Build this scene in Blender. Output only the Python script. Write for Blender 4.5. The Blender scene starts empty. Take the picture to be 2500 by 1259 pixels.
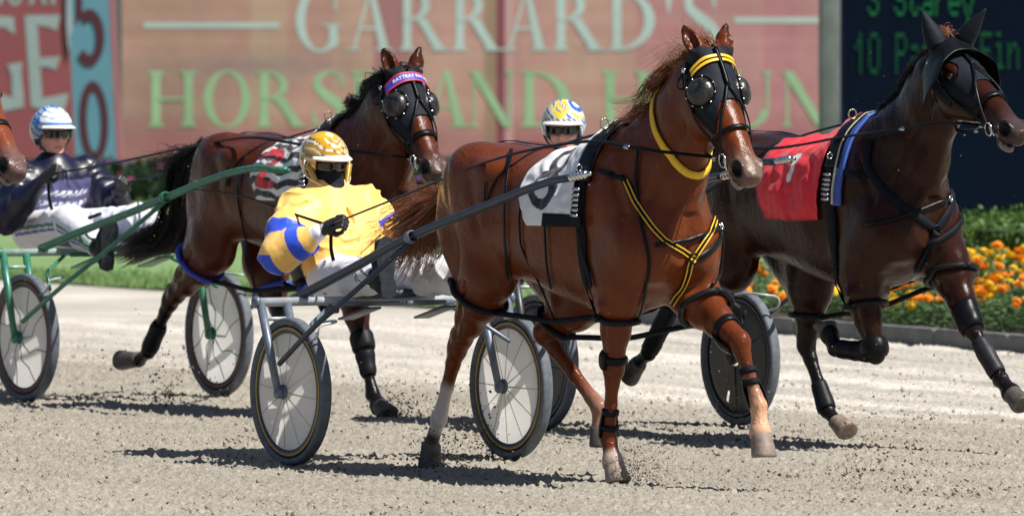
import bpy, bmesh, math, random
import numpy as np
from mathutils import Vector, Matrix, noise as mnoise
from mathutils.bvhtree import BVHTree
PI = math.pi
rad = math.radians
random.seed(7)
RNG = np.random.default_rng(7)
sc = bpy.context.scene
col = sc.collection

# ------------------------------------------------------------------ camera
PW, PH = 2500, 1259            # photograph's pixels, used to measure
FPX = 22500.0                  # focal length in those pixels (about 324 mm)
CAM_Z = 2.1
PITCH = math.atan((PH / 2) / FPX)
cd = bpy.data.cameras.new('camera')
cam = bpy.data.objects.new('camera', cd)
col.objects.link(cam)
cam.location = (0, 0, CAM_Z)
cam.rotation_euler = (PI / 2 - PITCH, 0, 0)
cd.sensor_width = 36
cd.lens = 36 * FPX / PW
cd.clip_start = 0.5
cd.clip_end = 2000
cd.dof.use_dof = True
cd.dof.focus_distance = 40.8
cd.dof.aperture_fstop = 6.3
sc.camera = cam
# ------------------------------------------------------------------ sky, sun, exposure
SUN = Vector((0.62, -0.36, 1.0)).normalized()
w = bpy.data.worlds.new('World')
sc.world = w
w.use_nodes = True
nt = w.node_tree
sky = nt.nodes.new('ShaderNodeTexSky')
sky.sky_type = 'NISHITA'
sky.sun_disc = False
sky.sun_elevation = math.asin(SUN.z)
sky.sun_rotation = math.atan2(SUN.x, SUN.y)
bg = nt.nodes['Background']
nt.links.new(sky.outputs[0], bg.inputs[0])
bg.inputs[1].default_value = 0.052
sl = bpy.data.lights.new('sun', 'SUN')
sl.energy = 5.0
sl.angle = rad(0.5)
sl.color = (1.0, 0.95, 0.87)
so = bpy.data.objects.new('sun', sl)
col.objects.link(so)
so.rotation_euler = SUN.to_track_quat('Z', 'Y').to_euler()
sc.view_settings.view_transform = 'Standard'
sc.view_settings.look = 'None'
sc.view_settings.exposure = 0.53
sc.view_settings.gamma = 1.0
sc.cycles.max_bounces = 8
sc.cycles.transparent_max_bounces = 12

# ------------------------------------------------------------------ measuring helpers
CAMV = np.array([0, 0, CAM_Z])
FWD = np.array([0, math.cos(PITCH), -math.sin(PITCH)])
UPV = np.array([0, math.sin(PITCH), math.cos(PITCH)])
def ray(px, py):
    return FWD + np.array([1., 0, 0]) * (px - PW / 2) / FPX + UPV * (PH / 2 - py) / FPX
def at(px, py, Y):
    r = ray(px, py)
    return CAMV + r * (Y / r[1])
def gnd(px, py, z=0.):
    r = ray(px, py)
    return CAMV + r * ((z - CAM_Z) / r[2])
class Frame:
    """a heading on the track: x forward, y to the left, z up, metres"""
    def __init__(s, O, deg):
        a = rad(deg)
        s.O = np.array([O[0], O[1], 0.])
        s.f = np.array([math.sin(a), -math.cos(a), 0])
        s.l = np.array([math.cos(a), math.sin(a), 0])
        s.rz = math.atan2(s.f[1], s.f[0])
    def P(s, px, py, lat):
        r = ray(px, py)
        t = ((s.O + s.l * lat - CAMV) @ s.l) / (r @ s.l)
        q = CAMV + r * t - s.O
        return np.array([q @ s.f, lat, q[2]])
    def w(s, x, y=0, z=0):
        return s.O + s.f * x + s.l * y + np.array([0, 0, z])
    def lray(s, px, py):
        r = ray(px, py)
        c = CAMV - s.O
        return np.array([c @ s.f, c @ s.l, c[2]]), np.array([r @ s.f, r @ s.l, r[2]])

def lin(c):
    c = np.array(c, float) / 255.
    return np.where(c <= 0.04045, c / 12.92, ((c + 0.055) / 1.055) ** 2.4)
def unit(v):
    v = np.asarray(v, float)
    return v / max(np.linalg.norm(v), 1e-9)
def sstep(a, b, x):
    t = np.clip((x - a) / (b - a), 0, 1)
    return t * t * (3 - 2 * t)

# ------------------------------------------------------------------ materials
MATS = {}
def mat(name, c=(.5, .5, .5), rough=.5, metal=0., spec=.5, attr=False, nz=None, bump=None, coat=0., sheen=0., trans=0., stretch=None, emit=None, micro=False):
    if name in MATS:
        return MATS[name]
    m = bpy.data.materials.new(name)
    m.use_nodes = True
    n = m.node_tree.nodes
    L = m.node_tree.links
    p = n['Principled BSDF']
    p.inputs['Roughness'].default_value = rough
    p.inputs['Metallic'].default_value = metal
    p.inputs['Specular IOR Level'].default_value = spec
    p.inputs['Coat Weight'].default_value = coat
    p.inputs['Coat Roughness'].default_value = .15
    p.inputs['Sheen Weight'].default_value = sheen
    tc = n.new('ShaderNodeTexCoord')
    vec = tc.outputs['Object']
    if stretch:
        mp = n.new('ShaderNodeMapping')
        mp.inputs['Scale'].default_value = stretch
        L.new(vec, mp.inputs[0])
        vec = mp.outputs[0]
    if attr:
        a = n.new('ShaderNodeAttribute')
        a.attribute_name = 'Col'
        csock = a.outputs['Color']
    else:
        rg = n.new('ShaderNodeRGB')
        rg.outputs[0].default_value = (*c, 1)
        csock = rg.outputs[0]
    if nz:
        t = n.new('ShaderNodeTexNoise')
        t.inputs['Scale'].default_value = nz[0]
        t.inputs['Detail'].default_value = 6
        t.inputs['Roughness'].default_value = .65
        L.new(vec, t.inputs['Vector'])
        mr = n.new('ShaderNodeMapRange')
        mr.inputs[1].default_value = .3
        mr.inputs[2].default_value = .7
        mr.inputs[3].default_value = 1 - nz[1]
        mr.inputs[4].default_value = 1 + nz[1]
        L.new(t.outputs[0], mr.inputs[0])
        mx = n.new('ShaderNodeVectorMath')
        mx.operation = 'SCALE'
        L.new(csock, mx.inputs[0])
        L.new(mr.outputs[0], mx.inputs['Scale'])
        csock = mx.outputs[0]
        mr2 = n.new('ShaderNodeMapRange')
        mr2.inputs[3].default_value = max(rough - .12, .02)
        mr2.inputs[4].default_value = min(rough + .12, 1)
        L.new(t.outputs[0], mr2.inputs[0])
        L.new(mr2.outputs[0], p.inputs['Roughness'])
    L.new(csock, p.inputs['Base Color'])
    if bump:
        t2 = n.new('ShaderNodeTexNoise')
        t2.inputs['Scale'].default_value = bump[0]
        t2.inputs['Detail'].default_value = 5
        L.new(vec, t2.inputs['Vector'])
        b = n.new('ShaderNodeBump')
        b.inputs['Strength'].default_value = bump[1]
        b.inputs['Distance'].default_value = bump[2] if len(bump) > 2 else .01
        L.new(t2.outputs[0], b.inputs['Height'])
        if micro:
            t3 = n.new('ShaderNodeTexNoise'); t3.inputs['Scale'].default_value = 190; t3.inputs['Detail'].default_value = 2
            mp3 = n.new('ShaderNodeMapping'); mp3.inputs['Scale'].default_value = (.35, 1, 1); mp3.inputs['Rotation'].default_value = (0, .7, 0)
            L.new(tc.outputs['Object'], mp3.inputs[0]); L.new(mp3.outputs[0], t3.inputs['Vector'])
            b3 = n.new('ShaderNodeBump'); b3.inputs['Strength'].default_value = .35; b3.inputs['Distance'].default_value = .003
            L.new(t3.outputs[0], b3.inputs['Height']); L.new(b.outputs[0], b3.inputs['Normal'])
            # branching veins and skin creases
            t4 = n.new('ShaderNodeTexNoise'); t4.inputs['Scale'].default_value = 5.5; t4.inputs['Detail'].default_value = 3; t4.inputs['Distortion'].default_value = .8
            L.new(tc.outputs['Object'], t4.inputs['Vector'])
            s4 = n.new('ShaderNodeMath'); s4.operation = 'SUBTRACT'; s4.inputs[1].default_value = .5; L.new(t4.outputs[0], s4.inputs[0])
            a4 = n.new('ShaderNodeMath'); a4.operation = 'ABSOLUTE'; L.new(s4.outputs[0], a4.inputs[0])
            r4 = n.new('ShaderNodeMapRange'); r4.inputs[1].default_value = 0.; r4.inputs[2].default_value = .028; r4.inputs[3].default_value = 1.; r4.inputs[4].default_value = 0.; r4.interpolation_type = 'SMOOTHSTEP'
            L.new(a4.outputs[0], r4.inputs[0])
            t5 = n.new('ShaderNodeTexNoise'); t5.inputs['Scale'].default_value = 2.6; L.new(tc.outputs['Object'], t5.inputs['Vector'])
            r5 = n.new('ShaderNodeMapRange'); r5.inputs[1].default_value = .46; r5.inputs[2].default_value = .60; L.new(t5.outputs[0], r5.inputs[0])
            m5 = n.new('ShaderNodeMath'); m5.operation = 'MULTIPLY'; L.new(r4.outputs[0], m5.inputs[0]); L.new(r5.outputs[0], m5.inputs[1])
            b5 = n.new('ShaderNodeBump'); b5.inputs['Strength'].default_value = .34; b5.inputs['Distance'].default_value = .005
            L.new(m5.outputs[0], b5.inputs['Height']); L.new(b3.outputs[0], b5.inputs['Normal']); b = b5
        L.new(b.outputs[0], p.inputs['Normal'])
    if emit:
        p.inputs['Emission Color'].default_value = (*emit[0], 1)
        p.inputs['Emission Strength'].default_value = emit[1]
    if trans:
        tr = n.new('ShaderNodeBsdfTranslucent')
        L.new(csock, tr.inputs[0])
        ms = n.new('ShaderNodeMixShader')
        ms.inputs[0].default_value = trans
        L.new(p.outputs[0], ms.inputs[1])
        L.new(tr.outputs[0], ms.inputs[2])
        L.new(ms.outputs[0], n['Material Output'].inputs[0])
    MATS[name] = m
    return m

M = {}
M['leather'] = mat('black leather', (.005, .0055, .007), .36, spec=.16, bump=(60, .25, .003), nz=(30, .3))
M['webbing'] = mat('black webbing', (.005, .007, .012), .65, spec=.14, nz=(60, .3))
M['rubber'] = mat('black rubber', (.008, .009, .012), .5, spec=.18, nz=(12, .3))
M['tyre'] = mat('tyre rubber', (.10, .115, .14), .7, nz=(30, .35), bump=(120, .3, .002))
M['steel'] = mat('bright steel', (.62, .63, .65), .22, 1., nz=(20, .15))
M['grey_paint'] = mat('slate grey frame paint', (.135, .165, .215), .42, .25, nz=(14, .3), bump=(90, .15, .002))
M['silver_paint'] = mat('silver grey frame paint', (.42, .45, .48), .4, .2, nz=(16, .25))
M['navy_tube'] = mat('dark shaft paint', (.022, .034, .06), .36, .1, nz=(12, .35))
M['green_paint'] = mat('green frame paint', (.035, .17, .11), .34, .1, nz=(14, .3), bump=(80, .12, .002))
M['black_paint'] = mat('black frame paint', (.03, .034, .04), .4, nz=(14, .3))
M['cover_white'] = mat('white wheel cover', (.93, .91, .88), .5, trans=.60, nz=(3.5, .08))
M['cover_black'] = mat('black wheel cover', (.012, .014, .018), .35, nz=(6, .5))
M['spoke'] = mat('spoke shadow tan', (.55, .46, .41), .7)  # tan stands for spoke shadows showing through the white cover
M['yellow_line'] = mat('yellow rim paint', (.42, .27, .04), .5, nz=(10, .3))
M['red_line'] = mat('rusty red rim paint', (.20, .07, .05), .6, nz=(10, .4))
M['glove'] = mat('black glove leather', (.014, .014, .016), .5, nz=(25, .4), bump=(50, .4, .004))
M['boot'] = mat('dusty black boot leather', (.016, .017, .021), .5, spec=.25, nz=(18, .45), bump=(40, .4, .004))
M['sole'] = mat('worn grey sole', (.030, .036, .046), .8, spec=.2, nz=(25, .5), bump=(60, .4, .003))
M['lens'] = mat('dark lens', (.006, .007, .009), .06, spec=.8)
M['hair_black'] = mat('black horse hair', (.009, .008, .009), .4, spec=.25, nz=(9, .4))
M['hair_chestnut'] = mat('chestnut horse hair', (.22, .075, .028), .5, nz=(9, .4))
M['hair_blond'] = mat('sun bleached mane hair', (.30, .14, .06), .5, nz=(9, .5), trans=.25)
M['coat'] = mat('horse coat', rough=.27, spec=.19, attr=True, nz=(7, .22), bump=(30, .36, .010), coat=0., stretch=(1., 1., .55), micro=True)
M['cloth'] = mat('cloth', rough=.6, attr=True, nz=(9, .06), bump=(14, .25, .01), sheen=.15)
M['satin'] = mat('racing silks', rough=.46, spec=.35, attr=True, nz=(7, .06), bump=(16, .30, .012), sheen=.2)
M['painted'] = mat('glossy painted shell', rough=.16, attr=True, coat=.6)
M['skin'] = mat('skin', (.52, .25, .18), .5, nz=(20, .1))
M['hood'] = mat('charcoal hood cloth', (.010, .013, .020), .65, spec=.14, nz=(18, .3), bump=(26, .4, .006))
M['hoof'] = mat('dark hoof horn', (.075, .065, .06), .5, nz=(22, .4), bump=(50, .3, .003))
M['hoof_pale'] = mat('dusty hoof horn', (.22, .17, .14), .6, nz=(22, .45), bump=(50, .3, .003))
M['eye'] = mat('eye', (.008, .005, .004), .05, spec=.8)
M['yellow_strap'] = mat('yellow strap', (.80, .47, .02), .42, nz=(14, .12))
M['blue_strap'] = mat('blue padded strap', (.03, .06, .42), .45, nz=(14, .2))
M['seat'] = mat('dark seat pad', (.02, .04, .085), .5, nz=(12, .3))
M['mesh'] = mat('blinker cup plastic', (.020, .019, .019), .30, nz=(30, 1.3), bump=(45, .8, .006))

# ------------------------------------------------------------------ object helpers
def link(name, V, F, m, parent=None, colr=None, smooth=True, frame=None, base=(0, 0, 0)):
    """one mesh object; V in frame coordinates; base is subtracted; a top-level object gets the frame's place"""
    V = np.asarray(V, float).reshape(-1, 3)
    if parent is not None:
        base = BASE[parent.name]
    V = V - np.asarray(base)
    me = bpy.data.meshes.new(name)
    if isinstance(F, np.ndarray):
        F = F.astype(np.int32)
        k = F.shape[1]
        me.vertices.add(len(V)); me.vertices.foreach_set('co', V.ravel())
        me.loops.add(F.size); me.loops.foreach_set('vertex_index', F.ravel())
        me.polygons.add(len(F)); me.polygons.foreach_set('loop_start', np.arange(0, F.size, k, dtype=np.int32))
        me.update(calc_edges=True)
    else:
        me.from_pydata([tuple(v) for v in V], [], F)
    if smooth:
        me.polygons.foreach_set('use_smooth', np.ones(len(me.polygons), bool))
    if colr is not None:
        a = me.color_attributes.new('Col', 'FLOAT_COLOR', 'POINT')
        c4 = np.ones((len(V), 4), np.float32)
        c4[:, :3] = colr
        a.data.foreach_set('color', c4.ravel())
    me.materials.append(m)
    o = bpy.data.objects.new(name, me)
    col.objects.link(o)
    BASE[o.name] = np.asarray(base, float)
    if parent is not None:
        o.parent = parent
    elif frame is not None:
        o.location = frame.w(*base)
        o.rotation_euler = (0, 0, frame.rz)
    else:
        o.location = base
    return o
BASE = {}
def tag(o, label=None, cat=None, group=None, kind=None):
    for k, v in (('label', label), ('category', cat), ('group', group), ('kind', kind)):
        if v:
            o[k] = v
    return o
def empty(name, frame=None, base=(0, 0, 0), label=None, cat=None, group=None):
    o = bpy.data.objects.new(name, None)
    col.objects.link(o)
    o.empty_display_size = .2
    if frame is not None:
        o.location = frame.w(*base)
        o.rotation_euler = (0, 0, frame.rz)
    else:
        o.location = base
    BASE[o.name] = np.asarray(base, float)
    return tag(o, label, cat, group)

class MB:
    """collects shapes into one mesh"""
    def __init__(s):
        s.V = []; s.F = []; s.n = 0
    def add(s, V, F):
        V = np.asarray(V, float).reshape(-1, 3)
        s.V.append(V)
        for f in F:
            s.F.append([int(i) + s.n for i in f])
        s.n += len(V)
        return s
    def build(s, name, m, parent=None, **k):
        return link(name, np.vstack(s.V), s.F, m, parent, **k)

def catmull(P, n=6):
    P = np.asarray(P, float)
    if len(P) < 3:
        return P
    Q = np.vstack([2 * P[0] - P[1], P, 2 * P[-1] - P[-2]])
    out = []
    for i in range(1, len(Q) - 2):
        a, b, c, d = Q[i - 1], Q[i], Q[i + 1], Q[i + 2]
        for k in range(n):
            t = k / n
            out.append(.5 * ((2 * b) + (-a + c) * t + (2 * a - 5 * b + 4 * c - d) * t * t + (-a + 3 * b - 3 * c + d) * t ** 3))
    out.append(P[-1])
    return np.array(out)
def frames(P, ref=None):
    T = np.gradient(P, axis=0)
    T /= np.linalg.norm(T, axis=1)[:, None] + 1e-12
    r = np.array([0, 0, 1.]) if ref is None else np.asarray(ref, float)
    if abs(T[0] @ r) > .95:
        r = np.array([1., 0, 0])
    N = []
    n = r - T[0] * (r @ T[0])
    n /= np.linalg.norm(n)
    for t in T:
        n = n - t * (n @ t)
        n /= np.linalg.norm(n) + 1e-12
        N.append(n)
    N = np.array(N)
    return T, N, np.cross(T, N)
def tube(P, r, n=8, smooth=0, closed=False, flat=1.):
    P = np.asarray(P, float)
    r = np.asarray(r, float)
    if smooth:
        k = len(P)
        P2 = catmull(P, smooth)
        if r.ndim:
            r = np.interp(np.linspace(0, k - 1, len(P2)), np.arange(k), r)
        P = P2
    r = np.broadcast_to(r, (len(P),))
    T, N, B = frames(P)
    V = []
    for i in range(len(P)):
        for j in range(n):
            a = 2 * PI * j / n
            V.append(P[i] + r[i] * (math.cos(a) * N[i] * flat + math.sin(a) * B[i]))
    F = []
    for i in range(len(P) - 1):
        for j in range(n):
            a, b = i * n + j, i * n + (j + 1) % n
            F.append([a, b, b + n, a + n])
    if closed:
        i = len(P) - 1
        for j in range(n):
            a, b = i * n + j, i * n + (j + 1) % n
            F.append([a, b, (j + 1) % n, j])
    else:
        F.append(list(range(n))[::-1])
        F.append([(len(P) - 1) * n + j for j in range(n)])
    return V, F
def strap(P, Nn, wd, th=.004, closed=False):
    """flat band along P, lying across normals Nn"""
    P = np.asarray(P, float); Nn = np.asarray(Nn, float)
    T = np.gradient(P, axis=0)
    if closed:
        T = np.roll(P, -1, 0) - np.roll(P, 1, 0)
    T /= np.linalg.norm(T, axis=1)[:, None] + 1e-12
    S = np.cross(T, Nn)
    S /= np.linalg.norm(S, axis=1)[:, None] + 1e-12
    U = np.cross(S, T)
    h = wd / 2
    ring = [(-h, 0), (-h * .9, th), (h * .9, th), (h, 0)]
    V = []
    for i in range(len(P)):
        for a, b in ring:
            V.append(P[i] + S[i] * a + U[i] * b)
    F = []
    n = 4
    m = len(P)
    for i in range(m if closed else m - 1):
        k = (i + 1) % m
        for j in range(n):
            F.append([i * n + j, i * n + (j + 1) % n, k * n + (j + 1) % n, k * n + j])
    if not closed:
        F.append([0, 1, 2, 3][::-1]); F.append([(m - 1) * n + j for j in range(n)])
    return V, F
def box(c, s, R=None, bev=0.):
    c = np.asarray(c, float); s = np.asarray(s, float) / 2
    V = []
    F = []
    if bev <= 0:
        for z in (-1, 1):
            for x, y in ((-1, -1), (1, -1), (1, 1), (-1, 1)):
                V.append([x * s[0], y * s[1], z * s[2]])
        F = [[3, 2, 1, 0], [4, 5, 6, 7], [0, 1, 5, 4], [1, 2, 6, 5], [2, 3, 7, 6], [3, 0, 4, 7]]
    else:
        bm = bmesh.new()
        bmesh.ops.create_cube(bm, size=2)
        bmesh.ops.scale(bm, vec=tuple(s), verts=bm.verts)
        bmesh.ops.bevel(bm, geom=bm.edges[:], offset=bev, segments=2, affect='EDGES', profile=.5)
        bm.verts.ensure_lookup_table()
        V = [list(v.co) for v in bm.verts]
        F = [[v.index for v in f.verts] for f in bm.faces]
        bm.free()
    V = np.array(V, float)
    if R is not None:
        V = V @ np.asarray(R, float).T
    return V + c, F
def lathe(prof, c, axis, n=32):
    """prof: (radius, height) pairs about axis through c"""
    axis = unit(axis)
    r = np.array([0, 0, 1.]) if abs(axis[2]) < .9 else np.array([1., 0, 0])
    u = unit(r - axis * (r @ axis)); v = np.cross(axis, u)
    V = []
    for rr, h in prof:
        for j in range(n):
            a = 2 * PI * j / n
            V.append(np.asarray(c) + axis * h + rr * (math.cos(a) * u + math.sin(a) * v))
    F = []
    for i in range(len(prof) - 1):
        for j in range(n):
            a, b = i * n + j, i * n + (j + 1) % n
            F.append([a, b, b + n, a + n])
    return V, F
def basis(x, up=(0, 0, 1)):
    x = unit(x); u = np.asarray(up, float)
    y = unit(np.cross(u, x)); z = np.cross(x, y)
    return np.array([x, y, z]).T

# ------------------------------------------------------------------ implicit surfaces: bodies grown as one skin
class Field:
    def __init__(s, lo, hi, h):
        s.h = h
        s.lo = np.asarray(lo, float)
        n = np.ceil((np.asarray(hi) - s.lo) / h).astype(int) + 1
        s.n = n
        s.F = np.full(n, .2, np.float32)
        s.ax = [(s.lo[i] + h * np.arange(n[i])).astype(np.float32) for i in range(3)]
    def _sub(s, lo, hi):
        sl = []
        for i in range(3):
            a = int(max(0, math.floor((lo[i] - s.lo[i]) / s.h)))
            b = int(min(s.n[i], math.ceil((hi[i] - s.lo[i]) / s.h) + 1))
            if b <= a:
                return None
            sl.append(slice(a, b))
        sl = tuple(sl)
        X = s.ax[0][sl[0]][:, None, None]; Y = s.ax[1][sl[1]][None, :, None]; Z = s.ax[2][sl[2]][None, None, :]
        return sl, X, Y, Z
    def _mix(s, sl, d, k, sub=False):
        a = s.F[sl]
        if sub:
            a, d = -a, d
        if k > 0:
            hh = np.clip(k - np.abs(a - d), 0, None) / k
            r = np.minimum(a, d) - hh * hh * k * .25
        else:
            r = np.minimum(a, d)
        if sub:
            # max(a, -d) smoothed
            a0 = s.F[sl]; d0 = -d
            if k > 0:
                hh = np.clip(k - np.abs(a0 - d0), 0, None) / k
                r = np.maximum(a0, d0) + hh * hh * k * .25
            else:
                r = np.maximum(a0, d0)
            s.F[sl] = r
        else:
            s.F[sl] = r
    def seg(s, p0, p1, a0, a1, b0=None, b1=None, side=(0, 1, 0), k=.03, sub=False):
        """tapered limb; a = radius in the plane of the limb, b = radius along side"""
        p0 = np.asarray(p0, float); p1 = np.asarray(p1, float)
        b0 = a0 if b0 is None else b0
        b1 = a1 if b1 is None else b1
        ax = p1 - p0; Ln = np.linalg.norm(ax); ax = ax / Ln
        sd = np.asarray(side, float); sd = unit(sd - ax * (sd @ ax)); o = np.cross(ax, sd)
        R = max(a0, a1, b0, b1) + k + .03
        g = s._sub(np.minimum(p0, p1) - R, np.maximum(p0, p1) + R)
        if g is None: return
        sl, X, Y, Z = g
        X = X - p0[0]; Y = Y - p0[1]; Z = Z - p0[2]
        t = X * ax[0] + Y * ax[1] + Z * ax[2]
        tc = np.clip(t, 0, Ln)
        qa = t - tc
        qs = X * sd[0] + Y * sd[1] + Z * sd[2]
        qo = X * o[0] + Y * o[1] + Z * o[2]
        u = tc / Ln
        A = a0 + (a1 - a0) * u; B = b0 + (b1 - b0) * u
        mn = np.minimum(A, B)
        d = (np.sqrt((qo / A) ** 2 + (qs / B) ** 2 + (qa / mn) ** 2) - 1) * mn
        s._mix(sl, d.astype(np.float32), k, sub)
    def chain(s, P, A, B=None, side=(0, 1, 0), k=.02, k0=None, sub=False):
        B = A if B is None else B
        for i in range(len(P) - 1):
            s.seg(P[i], P[i + 1], A[i], A[i + 1], B[i], B[i + 1], side, k if (i or k0 is None) else k0, sub)
    def ell(s, c, r, R=None, k=.03, sub=False):
        c = np.asarray(c, float); r = np.asarray(r, float)
        m = max(r) + k + .02
        g = s._sub(c - m, c + m)
        if g is None: return
        sl, X, Y, Z = g
        X = X - c[0]; Y = Y - c[1]; Z = Z - c[2]
        if R is not None:
            R = np.asarray(R)
            x = X * R[0, 0] + Y * R[1, 0] + Z * R[2, 0]
            y = X * R[0, 1] + Y * R[1, 1] + Z * R[2, 1]
            z = X * R[0, 2] + Y * R[1, 2] + Z * R[2, 2]
        else:
            x, y, z = X, Y, Z
        d = (np.sqrt((x / r[0]) ** 2 + (y / r[1]) ** 2 + (z / r[2]) ** 2) - 1) * min(r)
        d = np.broadcast_to(d, s.F[sl].shape)
        s._mix(sl, d.astype(np.float32), k, sub)
    def loft(s, o, A, U, T, C, HU, HS, e=2.2, k=.03, S=None):
        """sections along direction A from o: centre offset C along U, half sizes HU, HS"""
        o = np.asarray(o, float); A = unit(A); U = unit(U)
        S = np.cross(A, U) if S is None else np.asarray(S, float)
        T = np.asarray(T, float)
        pts = np.array([o + A * T[i] + U * (C[i] + q * HU[i]) + S * (w_ * HS[i]) for i in range(len(T)) for q in (-1, 1) for w_ in (-1, 1)])
        m = k + .04
        g = s._sub(pts.min(0) - m, pts.max(0) + m)
        if g is None: return
        sl, X, Y, Z = g
        X = X - o[0]; Y = Y - o[1]; Z = Z - o[2]
        t = X * A[0] + Y * A[1] + Z * A[2]
        t = np.broadcast_to(t, s.F[sl].shape)
        # smooth the section table
        tt = np.linspace(T[0], T[-1], 160)
        def sm(v):
            f = np.interp(tt, T, v)
            kk = np.array([1, 4, 6, 4, 1.]); kk /= kk.sum()
            for _ in range(8):
                f = np.convolve(np.pad(f, 2, mode='edge'), kk, 'valid')
            return f
        tc = np.clip(t, T[0], T[-1]).ravel()
        cc = np.interp(tc, tt, sm(C)).reshape(t.shape); hu = np.interp(tc, tt, sm(HU)).reshape(t.shape); hs = np.interp(tc, tt, sm(HS)).reshape(t.shape)
        qu = (X * U[0] + Y * U[1] + Z * U[2]) - cc
        qs = X * S[0] + Y * S[1] + Z * S[2]
        qa = t - tc.reshape(t.shape)
        mn = np.minimum(hu, hs)
        d = ((np.abs(qu / hu) ** e + np.abs(qs / hs) ** e) ** (1 / e) - 1) * mn
        d = np.where(qa != 0, np.sqrt(np.clip(d, 0, None) ** 2 + qa ** 2) + np.minimum(d, 0) * 0 , d)
        s._mix(sl, d.astype(np.float32), k)
    def mesh(s, relax=1):
        F = s.F
        S = F < 0
        nx, ny, nz = s.n
        C = np.zeros((nx - 1, ny - 1, nz - 1), np.int8)
        offs = [(a, b, c) for a in (0, 1) for b in (0, 1) for c in (0, 1)]
        def cr(a, b, c, A):
            return A[a:nx - 1 + a, b:ny - 1 + b, c:nz - 1 + c]
        for a, b, c in offs:
            C += cr(a, b, c, S)
        act = (C > 0) & (C < 8)
        idx = -np.ones(act.shape, np.int64)
        I = np.argwhere(act)
        idx[act] = np.arange(len(I))
        pos = np.zeros((len(I), 3)); cnt = np.zeros(len(I))
        vals = {o_: cr(*o_, F)[act] for o_ in offs}
        for a in offs:
            for ax in range(3):
                if a[ax] == 0:
                    b = list(a); b[ax] = 1; b = tuple(b)
                    va, vb = vals[a], vals[b]
                    m = (va < 0) != (vb < 0)
                    t = np.where(m, va / np.where(m, va - vb, 1), 0)
                    p = np.zeros((len(I), 3)); p += np.array(a); p[:, ax] += t
                    pos += p * m[:, None]; cnt += m
        V = s.lo + s.h * (I + pos / cnt[:, None])
        faces = []
        for ax in range(3):
            o1, o2 = [(1, 2), (2, 0), (0, 1)][ax]
            s0 = [slice(None)] * 3; s1 = [slice(None)] * 3
            s0[ax] = slice(0, -1); s1[ax] = slice(1, None)
            m = S[tuple(s0)] != S[tuple(s1)]
            E = np.argwhere(m)
            ok = (E[:, o1] > 0) & (E[:, o2] > 0) & (E[:, o1] < s.n[o1] - 1) & (E[:, o2] < s.n[o2] - 1)
            E = E[ok]
            def g(d1, d2):
                q = E.copy(); q[:, o1] += d1; q[:, o2] += d2
                return idx[q[:, 0], q[:, 1], q[:, 2]]
            Q = np.stack([g(-1, -1), g(0, -1), g(0, 0), g(-1, 0)], 1)
            ins = S[E[:, 0], E[:, 1], E[:, 2]]
            Q[~ins] = Q[~ins][:, ::-1]
            faces.append(Q)
        Q = np.vstack(faces)
        Q = Q[(Q >= 0).all(1)]
        for _ in range(relax):
            acc = np.zeros_like(V); n_ = np.zeros(len(V))
            for a, b in ((0, 1), (1, 2), (2, 3), (3, 0)):
                np.add.at(acc, Q[:, a], V[Q[:, b]]); np.add.at(n_, Q[:, a], 1)
                np.add.at(acc, Q[:, b], V[Q[:, a]]); np.add.at(n_, Q[:, b], 1)
            V = V * .5 + .5 * acc / np.maximum(n_, 1)[:, None]
        return V, Q
def normals(V, Q):
    n = np.cross(V[Q[:, 2]] - V[Q[:, 0]], V[Q[:, 3]] - V[Q[:, 1]])
    N = np.zeros_like(V)
    for i in range(4):
        np.add.at(N, Q[:, i], n)
    return N / (np.linalg.norm(N, axis=1)[:, None] + 1e-12)
def fbm(V, s, seed=0., oct=3):
    out = np.zeros(len(V))
    for i, v in enumerate(V):
        out[i] = mnoise.fractal(Vector((v[0] * s + seed, v[1] * s, v[2] * s)), 1.0, 2.0, oct)
    return out
def folds(V, axis, freq, seed, amp):
    """sharp-crested creases of cloth running across axis"""
    axis = unit(axis)
    w1 = fbm(V, 5., seed, 2); w2 = fbm(V, 2.6, seed + 7, 2); w3 = fbm(V, 9., seed + 3, 2)
    ph = (V @ axis) * freq + 1.5 * w1 + .35 * w3
    r = 1 - np.abs(np.sin(ph * PI))
    return amp * .92 * (r ** 1.4 * sstep(-.28, .25, w2) - .15 * w3)
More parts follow.
